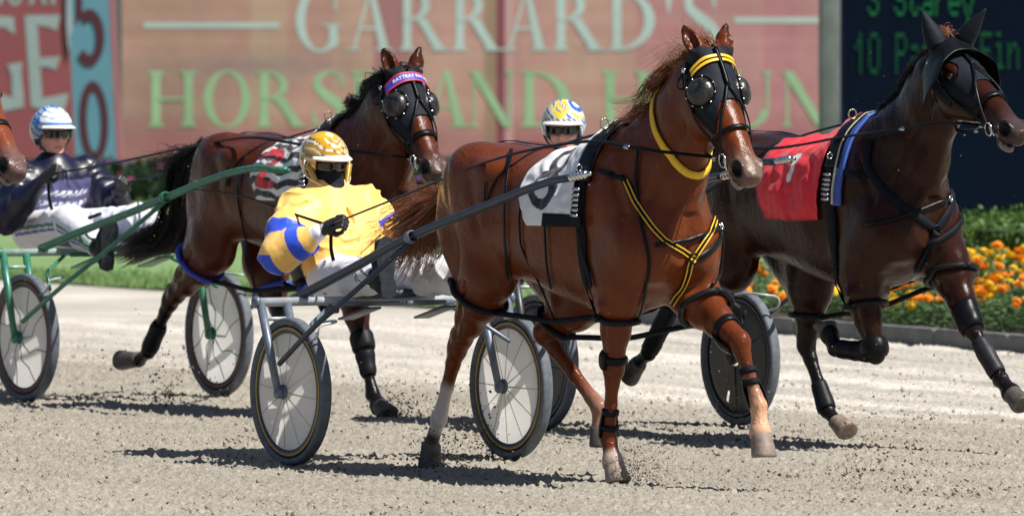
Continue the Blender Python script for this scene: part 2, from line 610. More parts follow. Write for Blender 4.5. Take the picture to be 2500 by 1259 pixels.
class Skin:
    """a surface that straps and cloths can be laid on"""
    def __init__(s, V, Q):
        s.V = V; s.Q = Q
        s.t = BVHTree.FromPolygons([tuple(v) for v in V], [tuple(int(i) for i in q) for q in Q])
    def near(s, p, off=.004):
        h = s.t.find_nearest(Vector(p))
        loc, n = np.array(h[0]), np.array(h[1])
        return loc + n * off, n
    def cast(s, o, d, off=.004):
        h = s.t.ray_cast(Vector(o), Vector(d))
        if h[0] is None:
            return None
        return np.array(h[0]) + np.array(h[1]) * off, np.array(h[1])
    def line(s, P, off=.004, n=5):
        P = catmull(P, n)
        out = [s.near(p, off) for p in P]
        return np.array([a for a, b in out]), np.array([b for a, b in out])
    def pix(s, fr, pts, off=.004, n=4):
        """points picked on the photograph, dropped on the skin"""
        pts = catmull(np.array([[a, b, 0.] for a, b in pts]), n)
        P = []; N = []
        for a, b, _ in pts:
            o, d = fr.lray(a, b)
            h = s.cast(o, d, off)
            if h is not None and abs(h[0][0]) < 6:
                P.append(h[0]); N.append(h[1])
        return np.array(P), np.array(N)
    def ring(s, c, ax, ref, R=.5, n=48, off=.005, a0=0, a1=2 * PI, wav=None):
        """loop round a limb or trunk, in the plane through c across ax"""
        ax = unit(ax); ref = np.asarray(ref, float)
        u = unit(ref - ax * (ref @ ax)); v = np.cross(ax, u)
        P = []; N = []
        full = abs(a1 - a0 - 2 * PI) < 1e-6
        for i in range(n if full else n + 1):
            a = a0 + (a1 - a0) * i / n
            d = math.cos(a) * u + math.sin(a) * v
            h = s.cast(np.asarray(c) + d * R, -d, off)
            if h is None:
                continue
            if np.linalg.norm(h[0] - c) > R * .98:
                continue
            P.append(h[0]); N.append(h[1])
        return np.array(P), np.array(N)
def shell(name, P, m, parent, colr=None, th=.004, mask=None, closed_v=False, frame=None):
    """P: nu x nv x 3 grid -> thin cloth with real thickness"""
    nu, nv = P.shape[:2]
    du = np.gradient(P, axis=0); dv = np.gradient(P, axis=1)
    N = np.cross(du, dv); N /= np.linalg.norm(N, axis=2)[:, :, None] + 1e-12
    V = np.vstack([P.reshape(-1, 3), (P - N * th).reshape(-1, 3)])
    F = []
    k = nu * nv
    def ok(i, j):
        return mask is None or mask[i, j]
    jm = nv if closed_v else nv - 1
    cells = np.zeros((nu - 1, jm), bool)
    for i in range(nu - 1):
        for j in range(jm):
            cells[i, j] = ok(i, j) and ok(i + 1, j) and ok(i, (j + 1) % nv) and ok(i + 1, (j + 1) % nv)
    for i in range(nu - 1):
        for j in range(jm):
            if not cells[i, j]: continue
            j2 = (j + 1) % nv
            a, b, c, d = i * nv + j, (i + 1) * nv + j, (i + 1) * nv + j2, i * nv + j2
            F.append([a, b, c, d]); F.append([k + d, k + c, k + b, k + a])
            if i == 0 or not cells[i - 1, j]: F.append([a, d, k + d, k + a])
            if i == nu - 2 or not cells[i + 1, j]: F.append([c, b, k + b, k + c])
            jl, jr = j - 1, j + 1
            if (not closed_v and j == 0) or not cells[i, jl % jm]: F.append([b, a, k + a, k + b])
            if (not closed_v and j == jm - 1) or not cells[i, jr % jm]: F.append([d, c, k + c, k + d])
    c2 = None
    if colr is not None:
        c2 = np.vstack([colr.reshape(-1, 3)] * 2)
    return link(name, V, F, m, parent, colr=c2, frame=frame)
def hair(mb, root, dirs, L, n, spread, r0=.0035, curl=.03, seg=8, grav=.2, seed=0, wave=8., locks=14):
    """n strands gathered in locks; root(u)->point, dirs(u)->direction, L(u)->length"""
    R = np.random.default_rng(seed)
    lk = []
    for q in range(locks):
        u = (q + R.random()) / locks
        lk.append((u, unit(np.array(dirs(u)) + R.normal(0, .22, 3)), L(u) * R.uniform(.7, 1.15), R.random(3) * 6.28, R.uniform(.6, 1.4), R.uniform(.7, 1.3)))
    for i in range(n):
        u0, d0, ln0, ph0, cu, gr = lk[R.integers(locks)]
        u = np.clip(u0 + R.normal(0, .55 / locks), 0, 1)
        p = np.array(root(u)) + R.normal(0, spread, 3)
        d = unit(d0 + R.normal(0, .07, 3))
        tip = np.array(root(u0)) * 1.0
        ln = ln0 * R.uniform(.55, 1.05)
        ph = ph0 + R.normal(0, .25, 3)
        pts = []
        for s_ in range(seg + 1):
            t = s_ / seg
            gather = (np.array(root(u0)) - np.array(root(u))) * (.75 * t)
            q = p + gather + d * ln * t + np.array([0, 0, -1]) * grav * gr * ln * t * t + curl * cu * t * np.sin(ph + wave * t)
            pts.append(q)
        rr = r0 * R.uniform(.6, 1.3)
        mb.add(*tube(pts, np.linspace(rr, rr * .2, seg + 1), 3))

# ------------------------------------------------------------------ the track
FT = Frame((-.42, 62.8), 27)       # inner edge of the sand
FK = Frame((1.06, 59.4), 24)       # kerb of the flower bed
def tl(X, Y, F=FT):
    return (X - F.O[0]) * F.l[0] + (Y - F.O[1]) * F.l[1], (X - F.O[0]) * F.f[0] + (Y - F.O[1]) * F.f[1]
def table(n, m, seed):
    return np.random.default_rng(seed).random((n, m))
def lut(t, x, y):
    n, m = t.shape
    xi = np.floor(x).astype(int); yi = np.floor(y).astype(int)
    fx = x - xi; fy = y - yi
    fx = fx * fx * (3 - 2 * fx); fy = fy * fy * (3 - 2 * fy)
    a = t[xi % n, yi % m]; b = t[(xi + 1) % n, yi % m]; c = t[xi % n, (yi + 1) % m]; d = t[(xi + 1) % n, (yi + 1) % m]
    return (a * (1 - fx) + b * fx) * (1 - fy) + (c * (1 - fx) + d * fx) * fy
T1 = table(64, 64, 1); T2 = table(128, 128, 2); T3 = table(256, 256, 3)
def sand_col(X, Y):
    lat, al = tl(X, Y)
    wv = lut(T1, lat * .9, al * .22) - .5
    streak = lut(T2, lat * 3.2 + 9, al * .25) - .5
    fine = lut(T3, lat * 9, al * .8) - .5
    m = sstep(-6.2, -4.4, lat + 1.2 * wv + .6 * streak)
    dark = np.array([.285, .262, .222]); pale = np.array([.43, .403, .360])
    c = dark + (pale - dark) * m[..., None]
    near = sstep(-.5, 0.1, lat)
    c = c * (1 + (.34 * streak + .20 * fine) * (.5 + m))[..., None]
    c = c * (1 - near * .12)[..., None]
    return c
def grf(n, m, dx, dy, lx, ly, seed, hi=0):
    """band-limited random heights; lx, ly are the sizes of its lumps in metres"""
    r = np.random.default_rng(seed).standard_normal((n, m))
    kx = np.fft.fftfreq(n, dx)[:, None]; ky = np.fft.rfftfreq(m, dy)[None, :]
    k2 = (kx * lx) ** 2 + (ky * ly) ** 2
    g = np.exp(-k2 * 1.2) * (1 - np.exp(-k2 * 2.) if hi else 1)
    z = np.fft.irfft2(np.fft.rfft2(r) * g, s=(n, m))
    return z / z.std()
m_sand = mat('track sand', rough=.92, spec=.12, attr=True, nz=(60, .42), bump=(90, .6, .01))
def sheet(name, x0, x1, y0, y1, dx, dy, hf, m, label=None, kind='structure'):
    xs = np.arange(x0, x1, dx); ys = np.arange(y0, y1, dy)
    n, k = len(xs), len(ys)
    X, Y = np.meshgrid(xs, ys, indexing='ij')
    Z = hf(n, k, X, Y)
    V = np.stack([X, Y, Z], -1).reshape(-1, 3)
    ii = (np.arange(n - 1)[:, None] * k + np.arange(k - 1)[None, :]).ravel()
    F = np.stack([ii, ii + k, ii + k + 1, ii + 1], 1)
    o = link(name, V, F, m, colr=sand_col(X, Y).reshape(-1, 3) )
    return tag(o, kind=kind)
DX, DY = .014, .026
def sand_h(n, k, X, Y):
    lat, al = tl(X, Y)
    a = grf(n, k, DX, DY, .040, .026, 11, 1); b = grf(n, k, DX, DY, .016, .03, 12, 1); c = grf(n, k, DX, DY, .35, .35, 13)
    near = .55 + .45 * sstep(-4.2, -6.2, lat)
    clod = np.clip(a - 1.3, 0, 2.5)
    z = (.0046 * a + .0028 * b + .006 * clod) * near + .005 * c
    z += .004 * np.sin(lat * 9 + 2 * lut(T1, lat, al * .1))
    return z - .004
sheet('track_sand', -5, 5.2, 36.2, 60.5, DX, DY, sand_h, m_sand)
sheet('track_base', -60, 60, 5, 130, 1.0, .7, lambda n, k, X, Y: np.full((n, k), -.014), m_sand)

# dark clods lying on the sand
def clod_mesh(rs, npts, placef, name, m, seed, label, cat):
    R = np.random.default_rng(seed)
    base = np.array([[1, 0, 0], [-1, 0, 0], [0, 1, 0], [0, -1, 0], [0, 0, 1], [0, 0, -1.]])
    fc = np.array([[0, 2, 4], [2, 1, 4], [1, 3, 4], [3, 0, 4], [2, 0, 5], [1, 2, 5], [3, 1, 5], [0, 3, 5]])
    P = placef(R, npts)
    s = R.uniform(rs[0], rs[1], npts) * R.uniform(.4, 1, npts)
    V = P[:, None, :] + base[None] * (R.uniform(.55, 1.2, (npts, 6, 1)) * s[:, None, None])
    V = V + R.normal(0, .25, V.shape) * s[:, None, None]
    F = (fc[None] + (np.arange(npts) * 6)[:, None, None]).reshape(-1, 3)
    o = link(name, V.reshape(-1, 3), F, m, smooth=False)
    return tag(o, label, cat, kind='stuff')
m_clod = mat('damp dark clod', (.10, .080, .060), .9, nz=(40, .4))
m_clod2 = mat('dry clod', (.30, .255, .20), .95, nz=(40, .3))
def on_ground(R, n):
    Y = R.uniform(36.6, 56, n); X = (R.uniform(-1, 1, n)) * Y * .062
    lat, al = tl(X, Y)
    q = lut(T2, lat * 1.5, al * .9)
    keep = (R.random(n) < np.clip(.25 + 1.0 * (q - .35), 0, 1) * (1 - .8 * sstep(-5.6, -4.4, lat)))
    return np.where(keep[:, None], np.stack([X, Y, np.full(n, .002)], 1), np.stack([X, Y, np.full(n, -.03)], 1))
clod_mesh((.004, .013), 9000, on_ground, 'loose_clods', m_clod, 5, 'small dark clods of sand strewn over the track', 'clods')
clod_mesh((.005, .016), 9000, on_ground, 'loose_crumbs', m_clod2, 6, 'pale crumbs of dry sand strewn over the track', 'crumbs')

# ------------------------------------------------------------------ lawn
m_lawn = mat('mown lawn', (.17, .27, .11), .8, spec=.2, nz=(1.3, .22), bump=(45, .6, .03))
tag(link('lawn', [FT.w(-220, 0.0, .004), FT.w(70, 0.0, .004), FT.w(70, 260, .004), FT.w(-220, 260, .004)], [[0, 1, 2, 3]], m_lawn, smooth=False), kind='structure')
R = np.random.default_rng(21)
V = []; F = []
for i in range(16000):
    a = R.uniform(-9, 3.5); b = abs(R.normal(0, .8)) - .10 + .12 * math.sin(a * 3.1) * math.sin(a * 7.3)
    p = FT.w(a, b, .005)
    ang = R.uniform(0, PI); hh = R.uniform(.02, .06); wd = .006
    d = np.array([math.cos(ang), math.sin(ang), 0]) * wd
    k = len(V)
    V += [p - d, p + d, p + np.array([R.normal(0, .015), R.normal(0, .015), hh])]
    F.append([k, k + 1, k + 2])
tag(link('grass', V, F, mat('grass blade', (.15, .25, .08), .7, nz=(4, .3)), smooth=False), 'short ragged grass along the edge of the sand', 'grass', kind='stuff')

# ------------------------------------------------------------------ kerb
mb = MB()
kp = [(-1.9, .9), (-1.75, .35), (-1.45, .08)] + [(x, 0.0) for x in np.arange(-1.2, 11, .98)]
for i in range(len(kp) - 1):
    a = np.array(kp[i]); b = np.array(kp[i + 1]); d = unit(b - a); nn = np.array([-d[1], d[0]])
    a2, b2 = a + d * .004, b - d * .004
    q = [a2, b2, b2 + nn * .12, a2 + nn * .12]
    V = [FK.w(p[0], p[1], -.05) for p in q] + [FK.w(p[0], p[1], .088) for p in q] + [FK.w(*(p * .999 + (np.mean(q, 0) - p) * .06), .10) for p in q]
    mb.add(V, [[0, 1, 5, 4], [1, 2, 6, 5], [2, 3, 7, 6], [3, 0, 4, 7], [4, 5, 9, 8], [5, 6, 10, 9], [6, 7, 11, 10], [7, 4, 8, 11], [8, 9, 10, 11]])
tag(mb.build('kerb', mat('weathered concrete kerb', (.13, .13, .13), .85, nz=(9, .3), bump=(50, .5, .006)), smooth=False), kind='structure')
m_soil = mat('bed soil', (.06, .042, .03), .95, nz=(20, .4))
tag(link('flower_bed', [FK.w(-1.6, .1, .05), FK.w(11, .1, .05), FK.w(11, 3.6, .05), FK.w(-3.2, 3.6, .05)], [[0, 1, 2, 3]], m_soil, smooth=False), kind='structure')

# ------------------------------------------------------------------ marigolds
m_leaf = mat('marigold leaf', (.075, .15, .05), .6, nz=(30, .5), trans=.25)
m_yel = mat('yellow bloom', (.88, .58, .015), .7, nz=(60, .2), trans=.2)
m_org = mat('orange bloom', (.88, .31, .010), .7, nz=(60, .25), trans=.2)
def bloom_mesh(seed):
    R = np.random.default_rng(seed)
    mb = MB()
    for ring, (r, z, n, l) in enumerate(((.014, .020, 5, .018), (.022, .012, 8, .020), (.028, .002, 10, .022), (.026, -.010, 9, .018))):
        for k in range(n):
            a = 2 * PI * (k + .4 * ring) / n + R.normal(0, .12)
            c = np.array([math.cos(a), math.sin(a), 0]); t = np.array([-math.sin(a), math.cos(a), 0])
            o = c * r * .45 + np.array([0, 0, z * .7]); e = c * (r + .006) + np.array([0, 0, z + R.normal(0, .002)])
            up = np.array([0, 0, .006])
            mb.add([o - t * .005, o + t * .005, e + t * l * .45, e + c * .004 + up * .5, e - t * l * .45], [[0, 1, 2, 3, 4]])
    mb.add(*lathe([(.0005, .020), (.012, .018), (.02, .008), (.02, -.006), (.010, -.018), (.0005, -.02)], (0, 0, 0), (0, 0, 1), 9))
    return mb
BL = []
for k in range(4):
    o = bloom_mesh(k).build('bloom', m_yel); me = o.data; bpy.data.objects.remove(o)
    me2 = me.copy(); me2.materials.clear(); me2.materials.append(m_org)
    BL.append((me, me2))
def leaves(R, n, ell, z0, size):
    """little folded leaves through a rounded bush"""
    V = []; F = []
    for i in range(n):
        while True:
            q = R.uniform(-1, 1, 3)
            if .25 < q @ q < 1: break
        q = q * (.62 + .38 * R.random())
        p = np.array([q[0] * ell[0], q[1] * ell[1], z0 + (q[2] + 1) * .5 * ell[2]])
        d = unit(q + np.array([0, 0, .5]) + R.normal(0, .5, 3)); s_ = unit(np.cross(d, R.normal(0, 1, 3))); u_ = np.cross(d, s_)
        L_ = size * R.uniform(.6, 1.3); w_ = L_ * .32
        k = len(V)
        V += [p, p + d * L_ * .5 + s_ * w_, p + d * L_ + u_ * L_ * .1, p + d * L_ * .5 - s_ * w_]
        F.append([k, k + 1, k + 2, k + 3])
    return V, F
PL = []
for k in range(4):
    R = np.random.default_rng(40 + k)
    PL.append(leaves(R, 620, (.27, .27, 1.), 0, .05))
R = np.random.default_rng(50)
def marigold(x, y, hgt, yellow, k):
    p = FK.w(x, y, .05)
    V, F = PL[k % 4]
    V = np.array(V); V = V * np.array([1, 1, hgt])
    c, s_ = math.cos(k * 2.4), math.sin(k * 2.4)
    V = V @ np.array([[c, s_, 0], [-s_, c, 0], [0, 0, 1]])
    t = empty('marigold_plant', None, tuple(p), ('marigold bush covered in round yellow blooms in the kerbed bed' if yellow else 'marigold bush covered in round orange blooms in the kerbed bed'), 'flower plant', 'yellow marigold bushes in the bed' if yellow else 'orange marigold bushes in the bed')
    BASE[t.name] = np.zeros(3)
    link('foliage', V, F, m_leaf, t, smooth=False)
    nb = 11
    for i in range(nb):
        a = R.uniform(0, 2 * PI); rr = math.sqrt(R.random()) * .29
        zz = hgt * (.55 + .50 * math.sqrt(max(0, 1 - (rr / .30) ** 2)) * R.uniform(.6, 1.0))
        b = bpy.data.objects.new('bloom', BL[R.integers(4)][0 if (yellow and R.random() < .85) or R.random() < .22 else 1])
        col.objects.link(b); b.parent = t
        b.location = (rr * math.cos(a), rr * math.sin(a), zz)
        b.rotation_euler = (R.normal(.25, .35), R.normal(0, .35), R.uniform(0, 6))
        s_ = R.uniform(.75, 1.15); b.scale = (s_, s_, s_)
k = 0
for row, (y, hg, yl) in enumerate(((.42, .26, False), (.85, .33, False), (1.3, .38, False), (1.75, .44, True), (2.2, .47, True))):
    for x in np.arange(-.9 - .62 * y + .2 * (row % 2), 5.6 - 1.2 * y, .50):
        marigold(x + R.normal(0, .06), y + R.normal(0, .06), hg * R.uniform(.85, 1.12), yl or (x < .9 and row > 1) , k); k += 1

# ------------------------------------------------------------------ clipped hedge behind the bed
R = np.random.default_rng(60)
t = empty('hedge', None, tuple(FK.w(1, 3.4, 0)), 'low clipped green hedge between the marigolds and the dark scoreboard', 'hedge')
BASE[t.name] = np.zeros(3)
hb = FK.w(1, 3.4, 0)
V = []; F = []
m_hedge = mat('hedge leaf', (.075, .15, .022), .55, nz=(14, .5), trans=.3)
mb = MB()
def hedge_pt(u, v):
    # profile: front up, over the top, back down
    x = u; s_ = v * 3.0
    if s_ < 1: y, z = 2.6, s_ * .60
    elif s_ < 2: y, z = 2.6 + (s_ - 1) * 1.7, .615
    else: y, z = 4.3, .6 * (3 - s_)
    return x, y, z
for i in range(36000):
    x = R.uniform(-2.7, 9.); v = R.random() ** 1.0
    x, y, z = hedge_pt(x, v)
    p = FK.w(x, y + R.normal(0, .035), z + R.normal(0, .022) + .03 * mnoise.noise(Vector((x * 2, y * 2, 0)))) - hb
    d = unit(R.normal(0, 1, 3) + np.array([0, -.2, 1.])); s_ = unit(np.cross(d, R.normal(0, 1, 3)))
    L_ = .035 * R.uniform(.6, 1.3); k = len(V)
    V += [p, p + d * L_ * .5 + s_ * L_ * .4, p + d * L_, p + d * L_ * .5 - s_ * L_ * .4]
    F.append([k, k + 1, k + 2, k + 3])
link('foliage', V, F, m_hedge, t, smooth=False)
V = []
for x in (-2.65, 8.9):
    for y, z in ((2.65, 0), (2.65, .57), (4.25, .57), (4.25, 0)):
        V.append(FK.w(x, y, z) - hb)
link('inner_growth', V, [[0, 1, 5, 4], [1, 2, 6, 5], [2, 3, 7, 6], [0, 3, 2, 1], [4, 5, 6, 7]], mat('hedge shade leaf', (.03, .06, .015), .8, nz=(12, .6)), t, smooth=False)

# ------------------------------------------------------------------ scoreboard
YS = 80.
def WP(px, py, Y):
    return at(px, py, Y)
sc_l = WP(2008, 0, YS)[0]; sc_b = WP(2050, 545, YS)[2]
S2 = FPX / YS
t = empty('scoreboard', None, (sc_l + 3, YS, 0), 'tall dark blue scoreboard with green lamp lettering and a grey frame', 'scoreboard')
BASE[t.name] = np.array([sc_l + 3, YS, 0.])
m_scr = mat('scoreboard screen', (.006, .012, .036), .6, spec=.08, nz=(3, .25), bump=None)
mb = MB(); mb.add(*box((sc_l + 3.2, YS + .25, 3.0), (6.1, .4, 5.6)))
for i in range(0):
    pass
mb.build('screen', m_scr, t, smooth=False)
mb = MB()
for i in range(150):
    z = .3 + i * .036
    mb.add(*box((sc_l + 3.2, YS + .045, z), (6.0, .012, .007)))
mb.build('louvre', mat('louvre edge', (.009, .018, .050), .6, spec=.08), t, smooth=False)
mb = MB(); mb.add(*box((sc_l + .065, YS + .15, 2.9), (.17, .5, 5.8), bev=.01))
mb.build('frame', mat('scoreboard frame', (.155, .165, .175), .6, nz=(5, .2)), t)
mb = MB(); mb.add(*box((sc_l + 3.2, YS + .3, .1), (5.6, .6, .2)))
mb.build('base', mat('board plinth', (.012, .018, .035), .8), t, smooth=False)
DOT = {'3': ['.###.', '#...#', '....#', '..##.', '....#', '#...#', '.###.'], 'S': ['.####', '#....', '#....', '.###.', '....#', '#...#', '.###.'],
       't': ['.#...', '.#...', '####.', '.#...', '.#...', '.#..#', '..##.'], 'a': ['.....', '.....', '.###.', '....#', '.####', '#...#', '.####'],
       'r': ['.....', '.....', '#.##.', '##...', '#....', '#....', '#....'], 'e': ['.....', '.....', '.###.', '#...#', '#####', '#....', '.###.'],
       'y': ['#...#', '#...#', '.#.#.', '.#.#.', '..#..', '..#..', '.#...'], '1': ['..#..', '.##..', '#.#..', '..#..', '..#..', '..#..', '..#..'],
       '0': ['.###.', '#...#', '#...#', '#...#', '#...#', '#...#', '.###.'], 'P': ['####.', '#...#', '#...#', '####.', '#....', '#....', '#....'],
       'n': ['.....', '.....', '#.##.', '##..#', '#...#', '#...#', '#...#'], 'i': ['.##..', '.....', '.##..', '..#..', '..#..', '..#..', '.###.'],
       'F': ['#####', '#....', '#....', '####.', '#....', '#....', '#....']}
m_led = mat('green lamp', (.0, .12, .04), .5, emit=((.01, .55, .16), .06))
m_led2 = mat('dim green lamp', (.0, .08, .03), .5, emit=((.01, .55, .16), .03))
for txt, px0, base, hgt, mm in (('3 Starey', 2121, 40, 82, m_led), ('10 Pat', 2090, 182, 102, m_led2), ('Fin', 2397, 170, 92, m_led2)):
    for i, ch in enumerate(txt):
        if ch == ' ': continue
        mb = MB()
        rows = DOT[ch]
        for r_, row in enumerate(rows):
            for c_, q in enumerate(row):
                if q == '#':
                    px = px0 + i * 33 + c_ * 5.6
                    dsc = 30 if ch == 'y' else 0
                    py = base - hgt + (r_ + .5) * hgt / 7 + dsc
                    for sub in (-.25, .2):
                        p = WP(px, py + sub * hgt / 7, YS)
                        mb.add(*box((p[0], YS + .028, p[2]), (5.2 / S2, .01, 3.2 / S2)))
        mb.build('lamp_character', mm, t, smooth=False)

# ------------------------------------------------------------------ serif lettering cut from sheet
def arc_ring(cx, cy, rx, ry, ix, iy, a0, a1, n=22, sx=0.):
    V = []; F = []
    for i in range(n + 1):
        a = rad(a0 + (a1 - a0) * i / n)
        V.append((cx + rx * math.cos(a), cy + ry * math.sin(a))); V.append((cx + sx + ix * math.cos(a), cy + iy * math.sin(a)))
    for i in range(n):
        F.append([2 * i, 2 * i + 2, 2 * i + 3, 2 * i + 1])
    return V, F
def quad(a, b, c, d): return [a, b, c, d], [[0, 1, 2, 3]]
def rect(x0, y0, x1, y1): return quad((x0, y0), (x1, y0), (x1, y1), (x0, y1))
def stem(x, w_, y0=0., y1=1., sl=1, sr=1, top=1, bot=1):
    o = [rect(x, y0, x + w_, y1)]
    e = .075
    for q, y, s_ in ((top, y1, -1), (bot, y0, 1)):
        if q:
            o.append(quad((x - e * sl, y), (x + w_ + e * sr, y), (x + w_ + e * sr * .9, y + s_ * .035), (x - e * sl * .9, y + s_ * .035)))
            o.append(quad((x - e * sl * .6, y + s_ * .03), (x + w_ + e * sr * .6, y + s_ * .03), (x + w_, y + s_ * .09), (x, y + s_ * .09)))
    return o
def stroke(pts, ws):
    P = catmull(np.array([[a, b, 0.] for a, b in pts]), 6)[:, :2]
    W_ = np.interp(np.linspace(0, 1, len(P)), np.linspace(0, 1, len(ws)), ws)
    T = np.gradient(P, axis=0); T /= np.linalg.norm(T, axis=1)[:, None]
    Nn = np.stack([-T[:, 1], T[:, 0]], 1)
    V = []; F = []
    for i in range(len(P)):
        V.append(tuple(P[i] + Nn[i] * W_[i] / 2)); V.append(tuple(P[i] - Nn[i] * W_[i] / 2))
    for i in range(len(P) - 1):
        F.append([2 * i, 2 * i + 1, 2 * i + 3, 2 * i + 2])
    return V, F
def glyph(ch):
    t, th = .155, .05
    if ch == 'H': return stem(.10, t) + stem(.66, t) + [rect(.2, .475, .70, .475 + th)], .92
    if ch == 'O': return [arc_ring(.46, .5, .44, .52, .27, .475, 0, 360, 40)], .92
    if ch == 'D': return stem(.10, t) + [arc_ring(.20, .5, .66, .5, .47, .455, -90, 90, 26), rect(.10, .955, .24, 1), rect(.10, 0, .24, .045)], .90
    if ch == 'R': return stem(.10, t) + [arc_ring(.22, .745, .40, .255, .24, .215, -90, 90, 20), rect(.10, .96, .24, 1), rect(.10, .49, .24, .53), quad((.36, .51), (.54, .54), (.92, 0), (.72, 0)), rect(.66, 0, 1.0, .035)], .96
    if ch == 'S': return [stroke([(.60, .80), (.50, .95), (.33, .985), (.15, .86), (.15, .70), (.34, .54), (.56, .38), (.62, .20), (.46, .02), (.28, .015), (.12, .10), (.06, .24)], [.02, .05, .07, .13, .16, .19, .19, .15, .07, .05, .04, .02]), quad((.59, .70), (.63, .70), (.63, .98), (.57, .93)), quad((.04, .02), (.10, .07), (.08, .32), (.04, .32))], .70
    if ch == 'E': return stem(.10, t, sr=0) + [rect(.2, .955, .66, 1), rect(.2, 0, .70, .045), rect(.2, .49, .52, .535), quad((.62, .78), (.66, .78), (.66, .96), (.56, .96)), quad((.60, .04), (.70, .04), (.74, .26), (.70, .26)), quad((.50, .40), (.53, .40), (.53, .62), (.50, .62))], .76
    if ch == 'A': return [quad((.12, 0), (.18, 0), (.52, 1.02), (.47, 1.02)), quad((.68, 0), (.88, 0), (.56, 1.02), (.46, 1.02)), rect(.24, .34, .72, .385), rect(.0, 0, .30, .035), rect(.58, 0, .98, .035)], .98
    if ch == 'N': return stem(.12, .05) + stem(.80, .05, bot=0) + [quad((.06, 1), (.26, 1), (.86, 0), (.70, 0))], .96
    if ch == 'U': return stem(.08, t, y0=.3, bot=0) + stem(.74, .05, y0=.3, bot=0) + [arc_ring(.435, .31, .355, .325, .22, .27, 180, 360, 22, -.01)], .92
    if ch == 'G': return [arc_ring(.48, .5, .46, .53, .28, .48, 48, 328, 36), rect(.66, .05, .82, .43), rect(.54, .40, .92, .435), quad((.76, .66), (.80, .66), (.80, 1.0), (.76, .93))], .95
    if ch == "'": return [quad((.06, 1.0), (.20, 1.0), (.15, .62), (.11, .62))], .25
    return [], .4
def letters(txt_px, base_px, h_px, Y, m, t, z_off=.004, lean=0.):
    """txt_px: list of (char, left px, right px)"""
    for ch, x0, x1 in txt_px:
        parts, wd = glyph(ch)
        mb = MB()
        for q, (V2, F2) in enumerate(parts):
            V3 = []
            for a, b in V2:
                p = at(x0 + (x1 - x0) * a / wd, base_px - h_px * b, Y)
                V3.append((p[0], Y - z_off - .0005 * q, p[2]))
            mb.add(V3, F2)
        mb.build('letter', m, t, smooth=False)

# ------------------------------------------------------------------ the long printed hoarding
YB = 112.
t = empty('advertising_hoarding', None, (0, YB, 0), 'long salmon pink printed hoarding with pale blue and green serif words', 'hoarding')
BASE[t.name] = np.array([0, YB, 0.])
a, b = at(296, 0, YB), at(2700, 0, YB)
nx, nz = 240, 60
zt, zb = 4.6, at(0, 452, YB)[2]
V = []; C = []
R = np.random.default_rng(77)
bx = np.cumsum(R.uniform(60, 200, 30)); bc = R.uniform(-1, 1, 31)
by = np.cumsum(R.uniform(9, 30, 60)) - 240; bcy = R.uniform(-1, 1, 61)
for i in range(nx + 1):
    for j in range(nz + 1):
        x = a[0] + (b[0] - a[0]) * i / nx; z = zb + (zt - zb) * j / nz
        V.append((x, YB, z))
        px = PW / 2 + FPX * x / YB; py = (CAM_Z - z) * FPX / YB
        u = (px - 300) / 1700
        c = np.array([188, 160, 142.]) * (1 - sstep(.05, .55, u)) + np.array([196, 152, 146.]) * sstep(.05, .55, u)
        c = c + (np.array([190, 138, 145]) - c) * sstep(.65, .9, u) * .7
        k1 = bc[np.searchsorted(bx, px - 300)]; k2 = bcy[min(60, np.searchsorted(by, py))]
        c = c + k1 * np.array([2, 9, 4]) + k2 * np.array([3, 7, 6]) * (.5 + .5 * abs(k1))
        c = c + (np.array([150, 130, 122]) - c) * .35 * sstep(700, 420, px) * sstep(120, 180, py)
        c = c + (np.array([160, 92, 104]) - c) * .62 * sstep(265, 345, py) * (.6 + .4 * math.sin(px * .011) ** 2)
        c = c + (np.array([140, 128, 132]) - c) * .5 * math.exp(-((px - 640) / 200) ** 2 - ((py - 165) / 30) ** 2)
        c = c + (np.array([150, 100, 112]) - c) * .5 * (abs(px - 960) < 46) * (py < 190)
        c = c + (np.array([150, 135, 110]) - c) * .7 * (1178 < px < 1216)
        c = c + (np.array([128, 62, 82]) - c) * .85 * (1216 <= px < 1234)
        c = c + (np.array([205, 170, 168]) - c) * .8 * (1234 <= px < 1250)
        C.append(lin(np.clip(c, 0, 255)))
F = [[i * (nz + 1) + j, (i + 1) * (nz + 1) + j, (i + 1) * (nz + 1) + j + 1, i * (nz + 1) + j + 1] for i in range(nx) for j in range(nz)]
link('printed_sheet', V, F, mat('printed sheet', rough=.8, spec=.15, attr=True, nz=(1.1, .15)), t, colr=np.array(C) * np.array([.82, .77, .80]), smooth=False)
mb = MB(); mb.add(*box(((a[0] + b[0]) / 2, YB + .2, (zt + zb) / 2), (b[0] - a[0], .3, zt - zb)))
mb.add(*box((a[0] - .04, YB + .12, (zt) / 2), (.10, .5, zt + .1)))
mb.build('backing_frame', mat('hoarding frame', (.10, .105, .10), .7, nz=(3, .2)), t, smooth=False)
m_w1 = mat('pale blue print', tuple(lin((188, 204, 206)) * .84), .8, spec=.15, nz=(1.2, .10))
m_w2 = mat('pale green print', tuple(lin((160, 192, 156)) * .82), .8, spec=.15, nz=(1.2, .16))
letters([('G', 720, 840), ('A', 845, 962), ('R', 972, 1092), ('R', 1100, 1222), ('A', 1226, 1342), ('R', 1346, 1474), ('D', 1482, 1604), ("'", 1615, 1648), ('S', 1664, 1756)], 124, 148, YB, m_w1, t)
letters([('H', 356, 486), ('O', 494, 614), ('R', 622, 748), ('S', 758, 846), ('E', 854, 946), ('A', 1026, 1148), ('N', 1140, 1262), ('D', 1266, 1398), ('H', 1464, 1598), ('O', 1606, 1736), ('U', 1766, 1896), ('N', 1902, 2030)], 310, 136, YB, m_w2, t)
